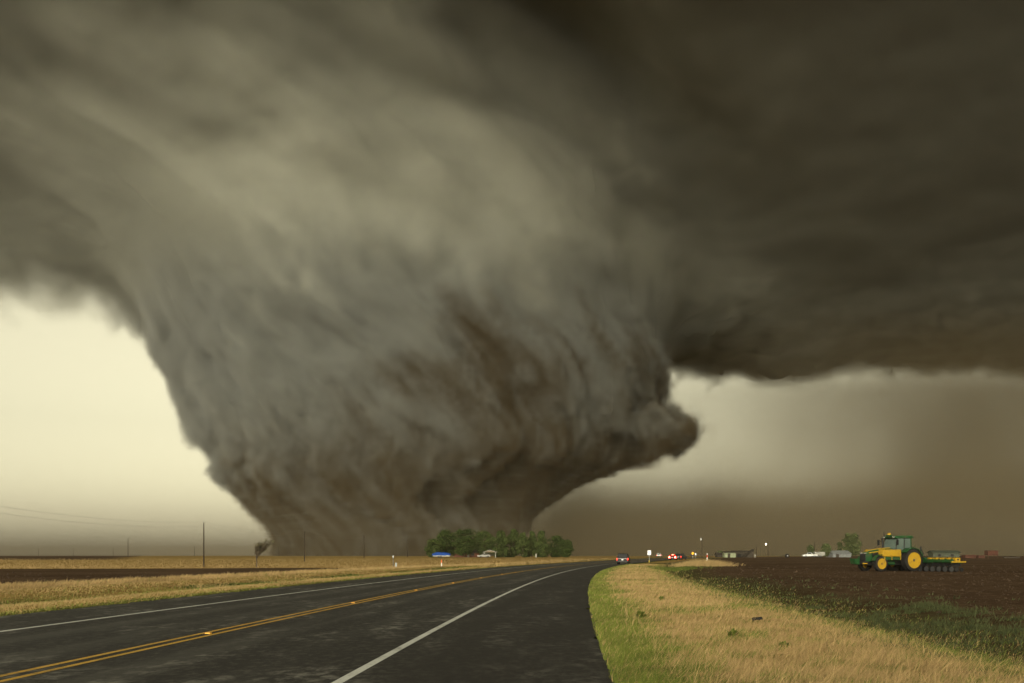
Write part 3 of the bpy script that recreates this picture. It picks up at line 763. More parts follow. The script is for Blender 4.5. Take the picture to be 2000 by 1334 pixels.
bare_tree('sparse bare tree bent by the wind, alone in the straw field', on_land(501, 178), 4.9, 12)

# ---------------------------------------------------------------- grove yard: tarp, house, carport
blue_tarp = worn('blue_tarp', (0.010, 0.055, 0.26), (0.006, 0.03, 0.16), 0.6, 0.7, 0.05, bump=0.3)
white_wall = worn('white_painted_wall', (0.38, 0.37, 0.33), (0.26, 0.25, 0.22), 0.5, 0.8, 0.1)
t = thing('tarped_trailer', 'white trailer covered by a bright blue tarp at the left of the grove', 'trailer', on_land(862, 372))
MB().box(-3.0, 3.1, -1.0, 1.0, 0.45, 1.05, 0.06).build('trailer_bed', white_wall, t)
MB().loft([[(-3.35 + 0.02 * i, -1.08, 0.95), (-3.3, -0.9, 1.3 + 0.1 * i), (-3.25 + i * 0.0, 0, 1.42), (-3.3, 0.9, 1.3), (-3.35, 1.08, 0.95)] for i in (0,)] +
          [[(xx, -1.12, 0.86 + 0.08 * math.sin(xx * 3)), (xx, -0.95, hh), (xx, 0.0, hh + 0.28), (xx, 0.95, hh), (xx, 1.12, 0.9)] for xx, hh in ((-2.4, 1.62), (-1.2, 1.85), (0.1, 1.70), (1.3, 1.78), (2.4, 1.52), (3.3, 1.35))]).build('tarp', blue_tarp, t, True)
for xx in (-1.0, 0.0):
    for s_ in (1, -1): wheel(t, xx, s_ * 0.95, 0.36, 0.2)
MB().box(3.1, 4.3, -0.08, 0.08, 0.42, 0.55).build('drawbar', dark_metal, t)
brick = worn('reddish_brick_wall', (0.16, 0.065, 0.042), (0.10, 0.05, 0.036), 0.35, 0.9, 0.1)
shingle = worn('grey_roof', (0.09, 0.085, 0.075), (0.055, 0.05, 0.045), 0.5, 0.9, 0.1)
HD = 412.0; frame_grey = matte('dull_frame_paint', (0.10, 0.10, 0.085), 0.8, 0.1)
def house(name, label, p, w, d, eave, ridge, wall, roof, windows=(), doors=(), ov=0.35, cat='house', rz=0.0):
    t = thing(name, label, cat, p, rz)
    MB().add([(-w / 2, -d / 2, -0.3), (w / 2, -d / 2, -0.3), (w / 2, d / 2, -0.3), (-w / 2, d / 2, -0.3), (-w / 2, -d / 2, eave), (w / 2, -d / 2, eave), (w / 2, d / 2, eave), (-w / 2, d / 2, eave), (-w / 2, 0, ridge - 0.06), (w / 2, 0, ridge - 0.06)],
             [(0, 1, 5, 4), (2, 3, 7, 6), (0, 4, 8, 7, 3), (1, 2, 6, 9, 5), (0, 3, 2, 1)]).build('wall', wall, t)
    sl = (ridge - eave) / (d / 2); e2 = eave - ov * sl
    MB().add([(s1 * (w / 2 + ov), yy, zz + k) for k in (0.0, 0.12) for s1 in (-1, 1) for yy, zz in ((-d / 2 - ov, e2), (0, ridge), (d / 2 + ov, e2))],
             [(0, 1, 4, 3), (1, 2, 5, 4), (6, 9, 10, 7), (7, 10, 11, 8), (0, 3, 9, 6), (2, 8, 11, 5), (0, 6, 7, 1), (1, 7, 8, 2), (3, 4, 10, 9), (4, 5, 11, 10)]).build('roof', roof, t)
    for x0, x1, z0, z1 in windows:
        f = MB().box(x0 - 0.07, x1 + 0.07, -d / 2 - 0.05, -d / 2 + 0.02, z0 - 0.07, z1 + 0.07).build('window', frame_grey, t)
        MB().box(x0, x1, -d / 2 - 0.058, -d / 2 - 0.03, z0, z1).build('pane', glass_dark, f)
    for x0, x1, z1, mt in doors:
        MB().box(x0, x1, -d / 2 - 0.05, -d / 2 + 0.02, 0, z1).build('door', mt, t)
    return t
house('farm_house', 'low reddish brick house half hidden behind the grove trunks', on_land(916, HD + 6), 12.0, 8.0, 1.9, 3.4, brick, shingle, ((-3.5, -2.2, 0.7, 1.6), (1.0, 2.2, 0.7, 1.6)), ((-0.6, 0.3, 1.8, white_wall),))
t = thing('carport', 'small open carport with pale gable and white posts in the grove', 'carport', on_land(957, 392))
for xx, yy in ((-2.1, -1.5), (2.1, -1.5), (-2.1, 1.5), (2.1, 1.5)): MB().box(xx - 0.11, xx + 0.11, yy - 0.11, yy + 0.11, -0.2, 2.0).build('post', white_wall, t)
MB().add([(s1 * xx, yy, zz + k) for k in (0, 0.16) for yy in (-2.0, 2.0) for s1, xx, zz in ((-1, 2.7, 1.9), (1, 0.0, 2.75), (1, 2.7, 1.9))],
         [(0, 1, 4, 3), (1, 2, 5, 4), (6, 9, 10, 7), (7, 10, 11, 8), (0, 6, 7, 1), (1, 7, 8, 2), (3, 4, 10, 9), (4, 5, 11, 10), (0, 3, 9, 6), (2, 8, 11, 5)]).build('roof', white_wall, t)
MB().prism([(-2.2, 2.0), (2.2, 2.0), (0, 2.72)], -1.75, -1.68).build('gable', worn('tan_gable', (0.20, 0.16, 0.11), (0.14, 0.11, 0.08), 0.4, 0.9, 0.1), t)
vehicle('sedan', 'car', 'white car parked under trees beside the carport', on_land(945, 388), R(200), car_paint('pale_white_paint', (0.36, 0.36, 0.34)), lamp_off)
t = thing('white_shed', 'narrow white post-like shed seen between the grove trees on the right', 'shed', on_land(1047, 398))
MB().box(-0.22, 0.22, -0.45, 0.45, -0.2, 1.4).build('wall', white_wall, t)
MB().prism([(-0.3, 1.4), (0.3, 1.4), (0, 1.7)], -0.55, 0.55).build('roof', shingle, t)

# ---------------------------------------------------------------- right farm: ruined sheds, farmyard, lamp
pale_green = worn('pale_green_siding', (0.24, 0.27, 0.17), (0.16, 0.17, 0.11), 0.6, 0.9, 0.1)
old_wood = worn('dark_old_wood', (0.035, 0.030, 0.024), (0.06, 0.05, 0.04), 0.4, 0.95, 0.05)
house('green_shed', 'small pale green shed with a dark doorway among ruined barns', on_land(1424, 395), 4.2, 4.0, 1.9, 2.3, pale_green, old_wood, (), ((-1.0, 0.0, 1.6, old_wood),), cat='shed')
house('ruined_barn', 'long low dark barn right of the pale green shed', on_land(1447, 405), 7.0, 5.0, 1.7, 2.6, old_wood, old_wood, (), ((-2.0, -0.6, 1.4, rubber),), cat='barn')
house('ruined_barn', 'low dark shed left of the pale green shed', on_land(1409, 405), 4.0, 4.0, 1.2, 1.9, old_wood, old_wood, cat='barn')
t = thing('collapsed_roof', 'collapsed dark roof tilting up to a point at the right of the ruined barns', 'ruin', on_land(1463, 398))
MB().add([(-2.6, -1.5, 0.1), (1.6, -1.5, 3.1), (1.6, 2.0, 3.3), (-2.6, 2.0, 0.3), (-2.5, -1.5, -0.1), (1.75, -1.5, 2.9), (1.75, 2.0, 3.1), (-2.5, 2.0, 0.1)],
         [(0, 1, 2, 3), (4, 7, 6, 5), (0, 4, 5, 1), (1, 5, 6, 2), (2, 6, 7, 3), (3, 7, 4, 0)]).build('roof_sheet', old_wood, t)
MB().prism([(-1.6, 0.0), (1.45, 0.0), (1.5, 2.7)], -1.3, 1.8).build('broken_wall', old_wood, t)
for k in range(5):
    xx = -2.2 + k * 0.95
    MB().box(xx, xx + 0.1, -1.62, -1.52, 0.25 + 0.71 * (xx + 2.6) - 0.3, 0.25 + 0.71 * (xx + 2.6)).build('rafter_end', old_wood, t)
MB().box(1.85, 2.15, -1.45, -1.2, -0.2, 1.2).build('pale_post', white_wall, t)
t = thing('yard_lamp', 'glowing white yard lamp on a thin pole over the dark farmyard', 'lamp', on_land(1496, 430))
MB().tube([(0.9, 0, -0.3), (0.9, 0, 5.9)], 0.09, 8, 0.06).build('pole', wood, t)
MB().tube([(0.9, 0, 5.6), (0.5, 0, 5.9), (0.05, 0, 5.75)], 0.03, 6).build('arm', steel, t)
MB().loft([[(r_ * math.cos(a), r_ * math.sin(a), zz) for a in [k * math.pi / 5 for k in range(10)]] for r_, zz in ((0.10, 5.82), (0.25, 5.72), (0.27, 5.62))]).build('lamp_hood', steel, t)
MB().loft([[(r_ * math.cos(a), r_ * math.sin(a), zz) for a in [k * math.pi / 5 for k in range(10)]] for r_, zz in ((0.22, 5.615), (0.23, 5.45), (0.15, 5.30), (0.04, 5.25))]).build('bulb_globe', glow('lamp_glow', (1.0, 0.95, 0.72), 22.0), t)
t = thing('old_implement', 'old farm implement with one round wheel and a long drawbar on the horizon', 'implement', on_land(1538, 385))
wheel(t, 0, 0, 0.7, 0.3); wheel(t, 0.1, 1.6, 0.7, 0.3)
MB().tube([(0, 0.8, 0.75), (-1.6, 0.8, 0.62), (-3.6, 0.8, 0.18)], 0.10, 6).build('drawbar', old_wood, t)
MB().box(-0.45, 0.5, 0.2, 1.4, 0.7, 1.35, 0.05).build('frame', old_wood, t)
vehicle('pickup', 'pickup', 'white pickup parked at the farmyard left of the tank trailer', on_land(1581.5, 395), R(180), car_paint('white_truck_paint', (0.66, 0.67, 0.66)), lamp_off)
t = thing('tank_trailer', 'pale boxy trailer parked right behind the white pickup', 'trailer', on_land(1600, 398))
MB().box(-2.1, 2.0, -1.1, 1.1, 0.65, 2.15, 0.18).build('body', worn('dirty_white_panel', (0.26, 0.26, 0.23), (0.18, 0.17, 0.15), 0.7, 0.6, 0.3), t)
for k in range(5): MB().box(-1.75 + k * 0.85, -1.70 + k * 0.85, -1.13, -1.09, 0.8, 2.0).build('rib', steel, t)
for xx in (-0.6, 0.4):
    for s_ in (1, -1): wheel(t, xx, s_ * 0.95, 0.4, 0.22)
metal_grey = worn('grey_sheet_metal', (0.17, 0.18, 0.18), (0.12, 0.125, 0.12), 0.8, 0.6, 0.3)
house('metal_shed', 'grey metal shed with a low pitched roof left of the tractor', on_land(1637, 425), 8.0, 7.0, 1.5, 2.7, metal_grey, metal_grey, (), ((-2.6, -1.3, 1.3, old_wood),), 0.2, 'shed', R(8))
house('long_shed', 'long low greenish shed with two dark openings behind the planter', on_land(1843, 330), 8.4, 4.0, 1.9, 2.5, worn('dull_green_siding', (0.075, 0.085, 0.06), (0.05, 0.055, 0.04), 0.7, 0.9, 0.1), worn('dark_green_roof', (0.035, 0.045, 0.03), (0.05, 0.055, 0.04), 0.7, 0.8, 0.2), ((-2.6, -1.7, 0.7, 1.4), (1.4, 2.4, 0.7, 1.4)), (), 0.4, 'shed')
rust = worn('rusty_red_steel', (0.075, 0.028, 0.018), (0.05, 0.026, 0.018), 0.6, 0.85, 0.15)
def bin_(name, label, pxx, D, w, h, legs=0.0):
    t = thing(name, label, 'container', on_land(pxx, D), 0.1)
    MB().box(-w / 2, w / 2, -1.1, 1.1, legs, legs + h, 0.05).build('body', rust, t)
    MB().box(-w / 2 - 0.06, w / 2 + 0.06, -1.16, 1.16, legs + h - 0.12, legs + h - 0.02).build('rim', rust, t)
    for k in range(int(w / 0.7)): MB().box(-w / 2 + 0.3 + k * 0.7, -w / 2 + 0.36 + k * 0.7, -1.15, -1.09, legs + 0.05, legs + h - 0.15).build('rib', rust, t)
    if legs:
        for xx in (-w / 2 + 0.1, w / 2 - 0.1):
            for yy in (-1, 1): MB().box(xx - 0.06, xx + 0.06, yy - 0.06, yy + 0.06, -0.1, legs).build('leg', rust, t)
bin_('rusty_container', 'low rusty red container right of the long greenish shed', 1892, 340, 3.8, 1.15)
bin_('rusty_container', 'small rusty red bin between the long container and the raised one', 1914, 342, 2.2, 1.0)
bin_('raised_bin', 'taller rusty red bin standing on legs at the far right', 1936, 345, 3.6, 1.7, 0.9)
t = thing('cattle_trough', 'long low dark trough on the far right horizon', 'trough', on_land(1975, 345))
MB().prism([(-2.7, 0.35), (-2.5, 0.0), (2.5, 0.0), (2.7, 0.35), (2.6, 0.42), (-2.6, 0.42)], -0.5, 0.5).build('basin', old_wood, t)
for xx in (-2.2, 2.2): MB().box(xx - 0.1, xx + 0.1, -0.4, 0.4, -0.3, 0.03).build('foot', old_wood, t)

# ---------------------------------------------------------------- tractor (nose along +x, left side towards the camera)
tgreen = worn('tractor_green', (0.009, 0.053, 0.013), (0.04, 0.048, 0.025), 0.5, 0.5, 0.3, 0, 4, 0.45, 0.75)
tyellow = worn('tractor_yellow', (0.35, 0.21, 0.010), (0.17, 0.115, 0.04), 0.3, 0.55, 0.3, 0, 4, 0.5, 0.8)
tblack = matte('black_plastic', (0.012, 0.012, 0.012), 0.6, 0.3)
cabglass = matte('cab_glass', (0.07, 0.10, 0.085), 0.15, 0.6)
TA = R(20)
tp = on_land(1733, 94)
tr_ = thing('tractor', 'green and yellow row crop tractor parked on the ploughed field', 'tractor', tp, math.pi + TA)
XR, XF = -1.62, 1.62
def tractor_wheel(x, y, r, w, rimr, dual, out):
    """y: wheel centre, out: +1/-1 outer side"""
    wv = thing_part = MB().lathe_y([(rimr, -w / 2), (r * 0.86, -w / 2), (r * 0.97, -w / 2 + 0.06), (r * 0.97, w / 2 - 0.06), (r * 0.86, w / 2), (rimr, w / 2)], 0, 0, 36, False).build('tyre', rubber, tr_, True)
    wv.location = (x, y, r)
    lug = MB(); n = 22
    for k in range(n):
        for s_ in (1, -1):
            a = (k + (0.5 if s_ > 0 else 0)) / n * 2 * math.pi; a2 = a + 0.16
            y0, y1 = 0.02 * s_, s_ * w / 2
            def P3(rr, aa, yy): return (rr * math.cos(aa), yy, rr * math.sin(aa))
            lug.add([P3(r * 0.955, a, y0), P3(r * 0.955, a + 0.07, y0), P3(r * 0.94, a2 + 0.07, y1), P3(r * 0.94, a2, y1), P3(r * 1.005, a, y0), P3(r * 1.005, a + 0.06, y0), P3(r * 0.985, a2 + 0.06, y1), P3(r * 0.985, a2, y1)],
                    [(0, 1, 2, 3), (4, 7, 6, 5), (0, 4, 5, 1), (1, 5, 6, 2), (2, 6, 7, 3), (3, 7, 4, 0)])
    lug.build('tread', rubber, wv)
    o = out * w / 2
    rim = MB().lathe_y([(rimr * 1.02, o * 0.9), (rimr * 1.02, o * 1.02), (rimr * 0.9, o * 1.02), (rimr * 0.84, o * 0.40), (rimr * 0.55, o * 0.15), (rimr * 0.48, o * 0.45), (rimr * 0.22, o * 0.5), (rimr * 0.0 + 0.01, o * 0.5)], 0, 0, 36).build('rim', tyellow, wv, True)
    MB().lathe_y([(rimr * 0.17, o * 0.4), (rimr * 0.17, o * 0.9), (rimr * 0.1, o * 0.96), (0.01, o * 0.96)], 0, 0, 16).build('hub', matte('hub_grey', (0.06, 0.05, 0.03), 0.6, 0.3), wv, True)
for s_ in (1, -1):
    tractor_wheel(XR, s_ * 1.28, 1.0, 0.62, 0.70, False, s_)
    tractor_wheel(XF, s_ * 1.02, 0.69, 0.46, 0.46, False, s_)
# bonnet: lofted from the cab to the sloping nose
def sec(x, hw, z0, z1, rd): return [(x, -hw, z0), (x, hw, z0), (x, hw, z1 - rd), (x, hw - rd * 0.8, z1 - rd * 0.2), (x, 0, z1), (x, -hw + rd * 0.8, z1 - rd * 0.2), (x, -hw, z1 - rd)]
MB().loft([sec(-0.25, 0.50, 0.95, 2.10, 0.22), sec(0.8, 0.48, 0.95, 2.05, 0.22), sec(1.8, 0.45, 0.92, 1.93, 0.2), sec(2.45, 0.40, 0.90, 1.78, 0.18), sec(2.62, 0.36, 0.92, 1.66, 0.16)]).build('bonnet', tgreen, tr_, True)
MB().loft([[(x, y_, z + dz_) for y_, dz_ in ((-0.17, -0.03), (0.17, -0.03), (0.17, 0.03), (0, 0.045), (-0.17, 0.03))] for x, z in ((-0.25, 2.10), (0.8, 2.05), (1.8, 1.93), (2.45, 1.78))]).build('yellow_stripe', tyellow, tr_)
for s_ in (1, -1):
    MB().prism([(0.1, 1.98), (2.4, 1.70), (2.4, 1.62), (0.1, 1.88)], s_ * 0.49 - 0.02, s_ * 0.49 + 0.02).build('side_stripe', tyellow, tr_)
    MB().prism([(1.0, 1.35), (2.0, 1.35), (2.1, 1.6), (1.0, 1.72)], s_ * 0.485 - 0.012, s_ * 0.485 + 0.012).build('side_grille', tblack, tr_)
MB().prism([(2.56, 0.9), (2.70, 0.92), (2.74, 1.5), (2.60, 1.64)], -0.34, 0.34, 0.03).build('grille', tblack, tr_)
for s_ in (1, -1): MB().box(2.56, 2.72, s_ * 0.24 - 0.12, s_ * 0.24 + 0.12, 1.55, 1.68, 0.03).build('headlight', chrome, tr_)
MB().box(2.3, 2.95, -0.42, 0.42, 0.62, 0.92, 0.05).build('front_weight_bracket', tblack, tr_)
for s_ in (1, -1): MB().box(2.5, 2.98, s_ * 0.36 - 0.09, s_ * 0.36 + 0.09, 0.66, 0.76, 0.03).build('amber_marker', tyellow, tr_)
MB().prism([(2.95, 0.60), (2.98, 1.10), (3.55, 1.16), (3.42, 0.66)], -0.75, -0.05, 0.05).build('front_weights', tgreen, tr_)
MB().box(-2.1, 2.3, -0.28, 0.28, 0.55, 1.0, 0.06).build('chassis', tblack, tr_)
MB().box(XF - 0.14, XF + 0.14, -0.95, 0.95, 0.55, 0.82, 0.05).build('front_axle', tgreen, tr_)
MB().box(XR - 0.2, XR + 0.2, -1.2, 1.2, 0.80, 1.2, 0.08).build('rear_axle', tblack, tr_)
# saddle tanks
for s_ in (1, -1):
    yy0, yy1 = sorted((s_ * 0.58, s_ * 1.30))
    ca = [(-0.42, 1.32), (1.48, 1.32), (1.52, 1.5), (1.50, 1.78), (1.40, 1.92), (-0.30, 1.96), (-0.44, 1.80)]
    tk = MB().prism(ca, yy0, yy1, 0.09).build('saddle_tank', tyellow, tr_, True)
    MB().prism([(-0.42, 1.02), (1.4, 1.02), (1.48, 1.30), (-0.42, 1.30)], yy0 + 0.02, yy1 - 0.02, 0.05).build('tank_cradle', tgreen, tk)
    for xx in (-0.40, 0.55, 1.35): MB().box(xx, xx + 0.06, yy0 - 0.012, yy1 + 0.012, 1.03, 1.965).build('tank_strap', tyellow, tk)
    MB().box(0.1, 0.8, *sorted((s_ * 0.55, s_ * 1.12)), 0.62, 0.86, 0.05).build('step_tank', tgreen, tr_)
    # fenders over the front wheels
    fe = [(XF + 0.82 * math.cos(a), 0.70 + 0.82 * math.sin(a)) for a in [R(20 + k * 14) for k in range(11)]]; fi = [(XF + 0.77 * math.cos(a), 0.70 + 0.77 * math.sin(a)) for a in [R(20 + k * 14) for k in range(11)]]
    MB().prism(fe + fi[::-1], *sorted((s_ * 0.80, s_ * 1.24))).build('front_fender', tgreen, tr_)
    fe = [(XR + 1.12 * math.cos(a), 1.0 + 1.12 * math.sin(a)) for a in [R(40 + k * 11) for k in range(12)]]; fi = [(XR + 1.06 * math.cos(a), 1.0 + 1.06 * math.sin(a)) for a in [R(40 + k * 11) for k in range(12)]]
    MB().prism(fe + fi[::-1], *sorted((s_ * 0.72, s_ * 1.55))).build('rear_fender', tgreen, tr_)
# cab: glass body, pillars, roof
cabg = [(-1.95, 1.55), (-0.30, 1.55), (-0.18, 2.1), (-0.42, 2.96), (-1.92, 2.96)]
cb = MB().prism(cabg, -0.78, 0.78, 0.05).build('cab', cabglass, tr_, True)
for s_ in (1, -1):
    for (x0, z0), (x1, z1) in (((-0.22, 1.55), (-0.42, 3.0)), ((-1.18, 1.55), (-1.22, 3.0)), ((-1.97, 1.9), (-1.94, 3.0))):
        MB().tube([(x0, s_ * 0.79, z0), (x1, s_ * 0.79, z1)], 0.05, 6).build('pillar', tgreen if x0 < -1.5 else tblack, cb)
MB().box(-2.0, -0.2, -0.80, 0.80, 1.25, 1.62, 0.05).build('cab_base', tblack, cb)
MB().prism([(-2.15, 2.97), (-0.22, 2.97), (-0.15, 3.06), (-0.35, 3.2), (-2.0, 3.22), (-2.18, 3.1)], -0.88, 0.88, 0.05).build('roof', tgreen, tr_, True)
for s_ in (1, -1):
    for xx in (-0.16, -2.2): MB().box(xx - 0.05, xx + 0.05, s_ * 0.62 - 0.12, s_ * 0.62 + 0.12, 3.0, 3.13, 0.02).build('work_light', chrome, tr_)
    MB().tube([(-0.3, s_ * 0.8, 2.7), (-0.05, s_ * 1.25, 2.75)], 0.025, 6).build('mirror_arm', tblack, tr_)
    MB().box(-0.10, -0.02, s_ * 1.25 - 0.12, s_ * 1.25 + 0.12, 2.35, 2.85, 0.03).build('mirror', tblack, tr_)
MB().tube([(0.05, -0.55, 1.9), (0.05, -0.55, 2.75), (0.12, -0.55, 3.0)], 0.09, 10, 0.075).build('exhaust_stack', tblack, tr_, True)
MB().lathe_y([(0.01, -0.1), (0.15, -0.1), (0.17, 0.02), (0.12, 0.1), (0.01, 0.12)], 0, 0, 12).build('satellite_dome', tyellow, tr_, True)
c = [k for k in bpy.data.objects if k.name.startswith('satellite_dome')][0]; c.rotation_euler = (R(90), 0, 0); c.location = (-0.1, 0.1, 3.36)
MB().box(-0.28, 0.08, -0.12, 0.3, 3.16, 3.27, 0.02).build('dome_bracket', tgreen, tr_)
MB().tube([(-0.15, -0.6, 3.1), (-0.15, -0.6, 3.5)], 0.035, 6).build('beacon_mast', tblack, tr_)
MB().box(-2.75, -1.9, -0.35, 0.35, 0.6, 1.05, 0.04).build('hitch_frame', tblack, tr_)
for s_ in (1, -1):
    MB().tube([(-2.0, s_ * 0.4, 0.75), (-2.9, s_ * 0.48, 0.55)], 0.055, 6).build('lift_arm', tblack, tr_)
    MB().tube([(-2.1, s_ * 0.4, 1.5), (-2.55, s_ * 0.45, 0.65)], 0.04, 6).build('lift_rod', tblack, tr_)
for k in range(3):
    MB().tube([(-1.9, -0.4 + 0.4 * k, 1.9), (-2.35, -0.4 + 0.4 * k, 2.12), (-2.75, -0.42 + 0.42 * k, 2.2)], 0.03, 5).build('hose_guide', tgreen, tr_)

tr_.scale = (1.02,) * 3
# planter behind the tractor
pl_ = thing('planter', 'green planter with yellow seed boxes hitched behind the tractor', 'planter', tp, math.pi + TA)
MB().box(-3.25, -3.0, -4.6, 4.6, 0.86, 1.10, 0.03).build('toolbar', tgreen, pl_)
MB().box(-4.15, -4.0, -4.6, 4.6, 0.72, 0.86, 0.03).build('rear_bar', tgreen, pl_)
for yy in (-4.4, -1.5, 1.5, 4.4): MB().box(-4.05, -3.1, yy - 0.07, yy + 0.07, 0.76, 0.88).build('cross_bar', tgreen, pl_)
MB().prism([(-3.2, 0.5), (-2.78, 0.5), (-2.95, 1.75), (-3.12, 1.75)], -0.4, -0.3).build('mast', tblack, pl_)
MB().prism([(-3.2, 0.5), (-2.78, 0.5), (-2.95, 1.75), (-3.12, 1.75)], 0.3, 0.4).build('mast', tblack, pl_)
MB().tube([(-3.05, 0.75, 0.9), (-3.08, 0.75, 2.25)], 0.06, 8).build('marker_mast', tblack, pl_)
MB().tube([(-3.05, 0.75, 2.1), (-3.2, 0.95, 1.6), (-3.1, 0.8, 1.1)], 0.045, 6).build('hose_loop', tblack, pl_)
MB().tube([(-3.05, 0.75, 1.7), (-2.85, 0.5, 1.4), (-3.0, 0.4, 1.1)], 0.04, 6).build('hose_loop', tblack, pl_)
proto = None
for k in range(12):
    yy = -4.2 + k * 0.764
    if proto is None:
        proto = MB().prism([(-4.35, 0.45), (-3.3, 0.5), (-3.3, 0.78), (-4.2, 0.74)], -0.06, 0.06).build('row_unit', tblack, pl_)
        MB().prism([(-4.14, 0.90), (-3.66, 0.90), (-3.60, 1.24), (-4.2, 1.24)], -0.17, 0.17, 0.03).build('seed_box', tyellow, proto)
        MB().box(-4.22, -3.58, -0.19, 0.19, 1.24, 1.28, 0.01).build('box_lid', tblack, proto)
        MB().box(-4.0, -3.8, 0.172, 0.178, 1.0, 1.14).build('box_decal', tblack, proto)
        MB().lathe_y([(0.01, -0.10), (0.24, -0.10), (0.25, -0.06), (0.25, 0.06), (0.24, 0.10), (0.01, 0.10)], -3.85, 0.24, 16).build('gauge_wheel', rubber, proto)
        MB().lathe_y([(0.01, -0.06), (0.18, -0.06), (0.18, 0.06), (0.01, 0.06)], -4.45, 0.18, 14).build('press_wheel', rubber, proto)
        MB().lathe_y([(0.01, -0.012), (0.24, -0.008), (0.24, 0.008), (0.01, 0.012)], -3.35, 0.22, 18).build('opener_disc', dark_metal, proto)
        u_ = proto
    else: u_ = copy_tree(proto, pl_)
    u_.location = (0, yy, 0)
    if True:
        for ch in [c_ for c_ in bpy.data.objects if c_.parent == u_ and c_.name.startswith('seed_box')]:
            ch.material_slots[0].link = 'OBJECT'; ch.material_slots[0].material = tgreen if k < 7 else tyellow
for s_ in (1, -1): MB().box(-4.5, -2.95, s_ * 4.62 - 0.05, s_ * 4.62 + 0.05, 0.80, 0.92).build('end_rail', tyellow, pl_)

pl_.scale = (1.02,) * 3
# ---------------------------------------------------------------- grass, weeds, clods
straw_m = leaf_mat('dry_grass_blades', (0.155, 0.103, 0.042), (0.39, 0.275, 0.122))
green_m = leaf_mat('green_grass_blades', (0.045, 0.060, 0.010), (0.16, 0.185, 0.032))
weed_m = leaf_mat('grey_green_weeds', (0.028, 0.034, 0.012), (0.066, 0.076, 0.028))
GR = np.random.default_rng(8)
def field_noise(X, Y, s, seed):
    r = np.random.default_rng(seed); v = np.zeros_like(X)
    for k in range(7):
        a = r.uniform(0, 6.28); f = r.uniform(0.6, 2.2) / s
        v += np.sin((X * math.cos(a) + Y * math.sin(a)) * f * 6.28 + r.uniform(0, 6.28))
    return v / 7 * 1.6
def blades(U, Y, h, w, lean, tint, wind=0.35):
    n = len(U); X = U + road_x(Y); Z = land_z(X, Y) - 0.02
    b = np.stack([X, Y, Z], -1); a = GR.uniform(0, math.pi, n)
    side = np.stack([np.cos(a), np.sin(a) * 0.6, np.zeros(n)], -1) * (w / 2)[:, None]
    l = GR.normal(0, 1, (n, 2)) * lean + np.array([wind, -0.05])
    tip = b + np.stack([l[:, 0] * h, l[:, 1] * h, h * GR.uniform(0.75, 1.0, n)], -1)
    return np.stack([b - side, b + side, tip], 1), tint
def spread(n, u0, u1, y0, y1, p=1.0):
    """positions thinning with distance"""
    t = GR.uniform(0, 1, n); Y = 1 / (1 / y0 + (1 / y1 - 1 / y0) * t ** p)
    return GR.uniform(u0, u1, n), Y
def add_grass(name, mat, label, parts):
    tr = np.concatenate([p[0] for p in parts]); ti = np.concatenate([p[1] for p in parts])
    o = tri_mesh(name, tr, np.clip(ti, 0, 1), mat); tag(o, label, 'grass', kind='stuff'); return o
def size_at(Y): return np.clip(Y / 14.0, 1.0, 7.0)
dry, grn, wee = [], [], []
def patch(n, u0, u1, y0, y1, h, gfun, fuzz=0.8, tint=0.5, wmul=1.0):
    U, Y = spread(n, u0, u1, y0, y1); U = U + GR.normal(0, fuzz * 0.4, n)
    keep = (U > 7.16) | (U < -6.85); U, Y = U[keep], Y[keep]; n = len(U)
    X = U + road_x(Y); g = gfun(X, Y, U)
    clump = field_noise(X, Y, 1.1, 5) * 0.5 + field_noise(X, Y, 3.2, 6) * 0.5
    hh = h * GR.uniform(0.5, 1.15, n) * (1 + 0.35 * clump); w = 0.011 * wmul * size_at(Y) * GR.uniform(0.7, 1.4, n)
    ti = tint + 0.17 * GR.normal(0, 1, n) + 0.26 * clump + 0.2 * field_noise(X, Y * 0.5, 9.0, 21)
    isg = GR.uniform(0, 1, n) < g
    tr, ti = blades(U, Y, np.clip(hh, 0.03, 3), w, 0.42, ti)
    dry.append((tr[~isg], ti[~isg])); grn.append((tr[isg], ti[isg]))
gr_r = lambda X, Y, U: np.clip(0.06 + 0.75 * (1 - sstep(7.6, 9.0, U + field_noise(X, Y, 5, 3) * 0.6)) + 0.5 * sstep(0.25, 0.7, field_noise(X, Y * 0.6, 7, 9)) + 0.35 * sstep(0.1, 0.6, field_noise(X, Y, 2.2, 19)) + 0.5 * sstep(11.6, 13.2, U), 0, 0.96)
patch(20000, 12.0, 15.2, 10.0, 120, 0.12, lambda X, Y, U: np.full_like(X, 0.6), 2.0, 0.35)
patch(165000, 7.2, 13.2, 10.0, 170, 0.125, gr_r)
patch(16000, 7.15, 7.9, 10.0, 150, 0.12, lambda X, Y, U: np.full_like(X, 0.9), 0.3)
gr_l = lambda X, Y, U: np.clip(0.14 + 0.7 * sstep(-8.4, -7.1, U) + 0.8 * np.exp(-((U + 12.6) / 1.7) ** 2) * sstep(-0.4, 0.3, field_noise(X, Y, 16, 4)), 0, 0.95)
patch(60000, -19.8, -6.9, 19, 170, 0.11, gr_l)
patch(16000, -21.2, -18.6, 35, 160, 0.36, lambda X, Y, U: np.full_like(X, 0.02), 0.5, 0.6)
n = 2600; U, Y = spread(n, 7.8, 12.8, 10.5, 90)
dry.append(blades(U, Y, 0.30 * GR.uniform(0.6, 1.2, n), 0.008 * size_at(Y), 0.5, 0.75 + 0.2 * GR.normal(0, 1, n), 0.5))
